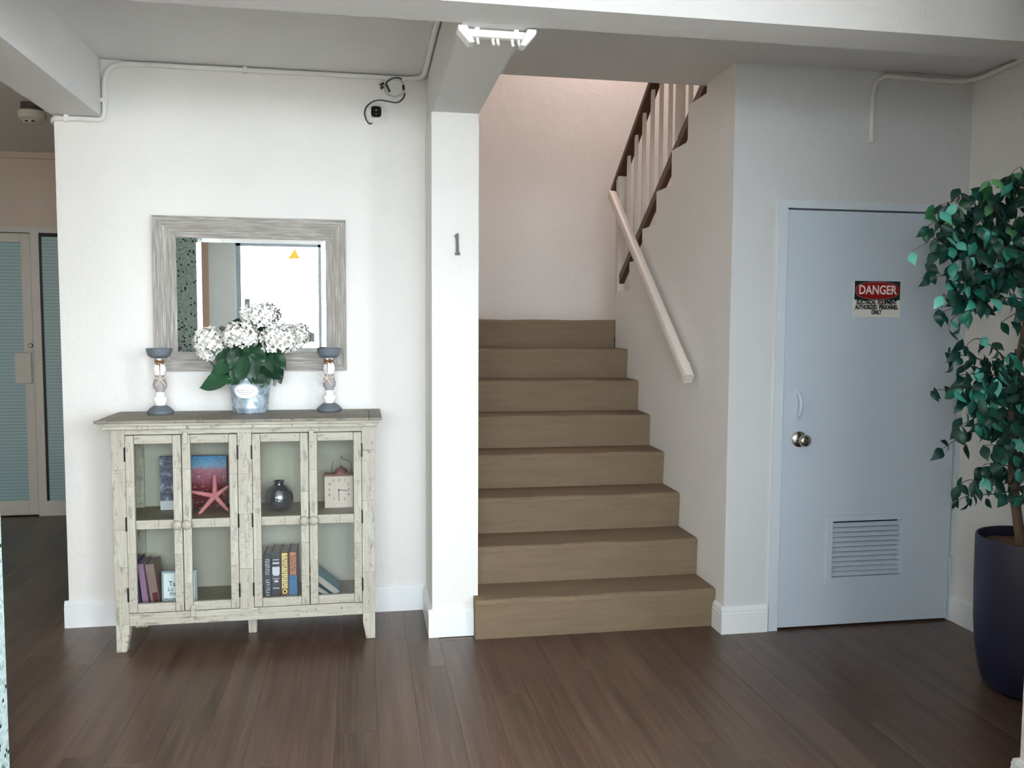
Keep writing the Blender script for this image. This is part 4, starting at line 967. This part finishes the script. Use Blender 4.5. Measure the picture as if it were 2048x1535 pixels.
# ---- ficus tree in the navy planter
fx, fy = 2.690, 3.00
ft = empty('ficus_tree', (fx, fy, 0)); tag(ft, 'artificial ficus tree in a tall navy planter beside the utility door', 'tree')
B().lathe([(0.150, 0.0), (0.165, 0.012), (0.182, 0.06), (0.200, 0.16), (0.209, 0.28), (0.213, 0.45), (0.214, 0.622), (0.211, 0.632), (0.204, 0.632), (0.201, 0.62), (0.198, 0.585)], (fx, fy, 0), 48).build('planter', M_navy, ft, True, 40)
so = B(); so.lathe([(0.005, 0.606), (0.08, 0.604), (0.15, 0.596), (0.198, 0.586)], (fx, fy, 0), 28)
for v in so.b.verts: v.co.z += rnd.uniform(-0.008, 0.010)
so.build('soil', M_soil, ft, True)
def trunkp(t_): return Vector((fx-0.06-0.05*math.sin(t_*3.0), fy+0.03*math.sin(t_*5), 0.60+t_*1.25))
B().tube([trunkp(k/14) for k in range(15)], 0.02, 10, lambda t_: 0.020-0.011*t_).build('trunk', M_trunk, ft, True)
def fpx(px_, py_, y=3.0):
    """measured spots of the crown, as metres on the tree's own plane"""
    return Vector((2.050+(px_-1805)*0.0021, y, 1.750-(py_-515)*0.00197))
def leafmesh(kind):
    m = B(); rows = []
    tip = 0.02*kind
    for t_, w in ((0, 0.03), (0.12, 0.5), (0.3, 0.95), (0.48, 1.0), (0.66, 0.74), (0.82, 0.36), (0.92, 0.13), (1.0, 0.01)):
        hw = 0.0165*w*(1+0.12*kind)
        zc = -t_*0.062; yc_ = -0.010*math.sin(t_*PI)*(1+0.6*kind)+0.010*t_*t_*kind
        rows.append([m.b.verts.new((hw*f_+tip*0.15*t_, yc_+abs(f_)*hw*(0.35-0.25*kind), zc)) for f_ in (-1, 0, 1)])
    for a, b in zip(rows, rows[1:]):
        for k in range(2): m.b.faces.new((a[k], a[k+1], b[k+1], b[k]))
    o = m.build('leaf', M_fleaf, None, True, 60); me = o.data; bpy.data.objects.remove(o); return me
LM = [leafmesh(0), leafmesh(1), leafmesh(-0.7)]
LG = [x.copy() for x in LM]
for x in LG: x.materials.clear(); x.materials.append(M_fleafg)
# twigs follow the sprays seen in the photo: (start px, ..., end px), depth, number of leaves
sprays = [
 ([(2030, 470), (1985, 410), (1930, 395), (1880, 410), (1845, 425)], 2.98, 22), ([(2040, 430), (2000, 372), (1960, 368), (1915, 392)], 2.90, 18),
 ([(2048, 400), (2025, 350), (2000, 372)], 2.96, 12), ([(2060, 400), (2040, 345), (2048, 328)], 3.02, 9), ([(2030, 480), (1960, 450), (1895, 440), (1862, 455)], 3.06, 20),
 ([(2035, 500), (1960, 478), (1890, 470), (1850, 480), (1812, 505)], 2.96, 18), ([(2040, 520), (1975, 500), (1920, 500), (1875, 525)], 2.86, 20),
 ([(2040, 540), (1980, 540), (1920, 545), (1862, 552)], 3.02, 20), ([(2040, 560), (1975, 565), (1915, 575), (1860, 590)], 2.93, 20), ([(2050, 590), (1985, 595), (1940, 605), (1890, 620)], 3.02, 18),
 ([(2050, 560), (1980, 590), (1900, 630), (1885, 655)], 2.96, 10), ([(2060, 600), (2030, 610), (1995, 622), (1960, 640)], 2.88, 14), ([(2060, 480), (2040, 440), (2020, 430)], 2.86, 14), ([(2070, 520), (2045, 540), (2030, 590)], 2.92, 14),
 ([(2050, 740), (2000, 690), (1955, 672), (1925, 690)], 2.98, 14), ([(2060, 760), (1990, 715), (1930, 705), (1900, 700)], 3.02, 12), ([(2060, 780), (1990, 745), (1925, 742), (1900, 745)], 2.94, 14),
 ([(2060, 790), (1990, 770), (1920, 770), (1860, 775)], 2.98, 15), ([(2060, 800), (2000, 790), (1950, 800), (1905, 812)], 2.90, 16), ([(2060, 820), (2000, 815), (1960, 830), (1912, 850)], 2.98, 16), ([(2060, 700), (2045, 680), (2035, 690)], 2.94, 8), ([(2070, 740), (2040, 740), (2010, 760)], 2.88, 12),
 ([(2060, 840), (2010, 850), (1960, 868), (1910, 895)], 3.04, 14), ([(2055, 850), (2025, 870), (1990, 880), (1950, 880)], 2.92, 12), ([(2060, 900), (2030, 905), (2005, 900)], 2.97, 10), ([(2055, 930), (2010, 925), (1965, 920), (1955, 935)], 2.93, 12),
 ([(2060, 960), (2010, 970), (1955, 955), (1925, 965)], 2.98, 12), ([(2055, 975), (2000, 985), (1940, 985), (1905, 995)], 2.95, 12), ([(2060, 940), (2048, 970), (2035, 985)], 2.9, 6)]
def place_leaf(p, green, big=1.0):
    o = bpy.data.objects.new('leaf', (LG if green else LM)[rnd.randrange(3)]); COL.objects.link(o); o.parent = ft
    o.location = p-ft.location
    o.rotation_euler = Euler((rnd.uniform(-0.8, 0.45), rnd.uniform(-0.9, 0.9), rnd.uniform(-1.0, 1.0)), 'XYZ')
    s_ = rnd.uniform(0.85, 1.25)*big; o.scale = (s_, s_, s_)
XVIEW = fpx(2056, 500).x
spots = []
for pts, yy, n in sprays:
    P = [fpx(a, b, yy+0.02*math.sin(i*1.7)) for i, (a, b) in enumerate(pts)]
    tr_ = trunkp(min(1.0, max(0.05, (P[0].z-0.62)/1.25)))
    cur = bez([tr_]+P, 6)
    B().tube(cur, 0.003, 6, lambda t_: 0.0036-0.0026*t_).build('branch', M_twig, ft, True)
    lo = 4
    for k in range(n):
        i = min(lo+int((k+rnd.uniform(0.2, 0.8))/n*(len(cur)-lo-1)), len(cur)-1)
        p = cur[i]+Vector((rnd.uniform(-.026, .026), rnd.uniform(-.045, .035), rnd.uniform(-.016, .022)))
        if k == n-1: p = cur[-1].copy()
        if p.x < XVIEW: spots.append(p)
# further leaves filling the three masses of the crown
masses = [(1985, 430, 80, 75, 52), (1965, 520, 95, 70, 62), (1975, 590, 85, 45, 34), (2035, 372, 25, 35, 12), (2000, 765, 60, 55, 34), (1955, 800, 50, 40, 16), (2010, 845, 50, 40, 22), (2020, 945, 38, 32, 12)]
for cx0, cy0, rx0, ry0, n in masses:
    for k in range(n):
        r_ = math.sqrt(rnd.random()); a_ = rnd.uniform(0, 2*PI)
        qx, qy = cx0+rx0*r_*math.cos(a_), cy0+ry0*r_*math.sin(a_)-16
        if qy > 415-(qx-1850)*0.46: spots.append(fpx(qx, qy, rnd.uniform(2.84, 3.02)))
rnd.shuffle(spots)
for p in spots[:296]: place_leaf(p, p.z > 1.86 and rnd.random() < 0.75)
# the inner leaves behind them, too many to single out
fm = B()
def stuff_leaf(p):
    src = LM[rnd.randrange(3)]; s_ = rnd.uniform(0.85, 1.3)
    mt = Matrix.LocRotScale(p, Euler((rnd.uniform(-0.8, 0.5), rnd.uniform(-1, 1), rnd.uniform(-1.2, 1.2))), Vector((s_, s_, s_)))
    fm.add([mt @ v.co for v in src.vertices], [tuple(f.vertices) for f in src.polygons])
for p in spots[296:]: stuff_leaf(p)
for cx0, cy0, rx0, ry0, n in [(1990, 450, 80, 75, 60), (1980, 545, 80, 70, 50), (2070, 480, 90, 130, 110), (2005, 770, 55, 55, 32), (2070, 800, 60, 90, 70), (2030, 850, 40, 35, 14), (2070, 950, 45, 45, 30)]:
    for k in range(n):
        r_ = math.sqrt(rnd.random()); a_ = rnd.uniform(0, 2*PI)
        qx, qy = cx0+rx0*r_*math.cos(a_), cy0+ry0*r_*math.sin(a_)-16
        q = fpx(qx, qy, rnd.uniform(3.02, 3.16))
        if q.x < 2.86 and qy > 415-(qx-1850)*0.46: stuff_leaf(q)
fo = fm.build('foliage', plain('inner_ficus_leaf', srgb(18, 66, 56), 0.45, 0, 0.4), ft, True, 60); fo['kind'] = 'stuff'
nleaf = len(spots)
print('ficus leaves', nleaf)

# ---- stickers on the entrance glass (seen in the mirror)
ysx = GY-0.0545
B_ = B(); B_.prism([(-0.875, 2.255), (-0.735, 2.265), (-0.79, 2.385)], 1, ysx, ysx+0.001)
tag(B_.build('sticker', M_orange), 'orange triangular sticker on the entrance glass', 'sticker')
rg = B(); n_ = 32; vv = []
for r_ in (0.062, 0.055):
    for q in (0.0, 0.001): vv.append([rg.b.verts.new((-0.985+r_*math.cos(2*PI*i/n_), ysx+q, 2.30+r_*math.sin(2*PI*i/n_))) for i in range(n_)])
for a_, b_ in ((0, 1), (1, 3), (3, 2), (2, 0)):
    for i in range(n_): rg.b.faces.new((vv[a_][i], vv[a_][(i+1) % n_], vv[b_][(i+1) % n_], vv[b_][i]))
tag(rg.build('sticker', M_offw), 'pale round ring sticker on the entrance glass', 'sticker')
for x, z, w, h, s_ in ((-1.35, 1.72, 0.06, 0.12, 'tall dark'), (-0.90, 1.45, 0.13, 0.06, 'wide'), (-0.62, 1.32, 0.10, 0.11, 'square')):
    tag(box('sticker', x-w/2, x+w/2, ysx, ysx+0.001, z-h/2, z+h/2, M_gstick), f'{s_} grey sticker on the entrance glass', 'sticker')
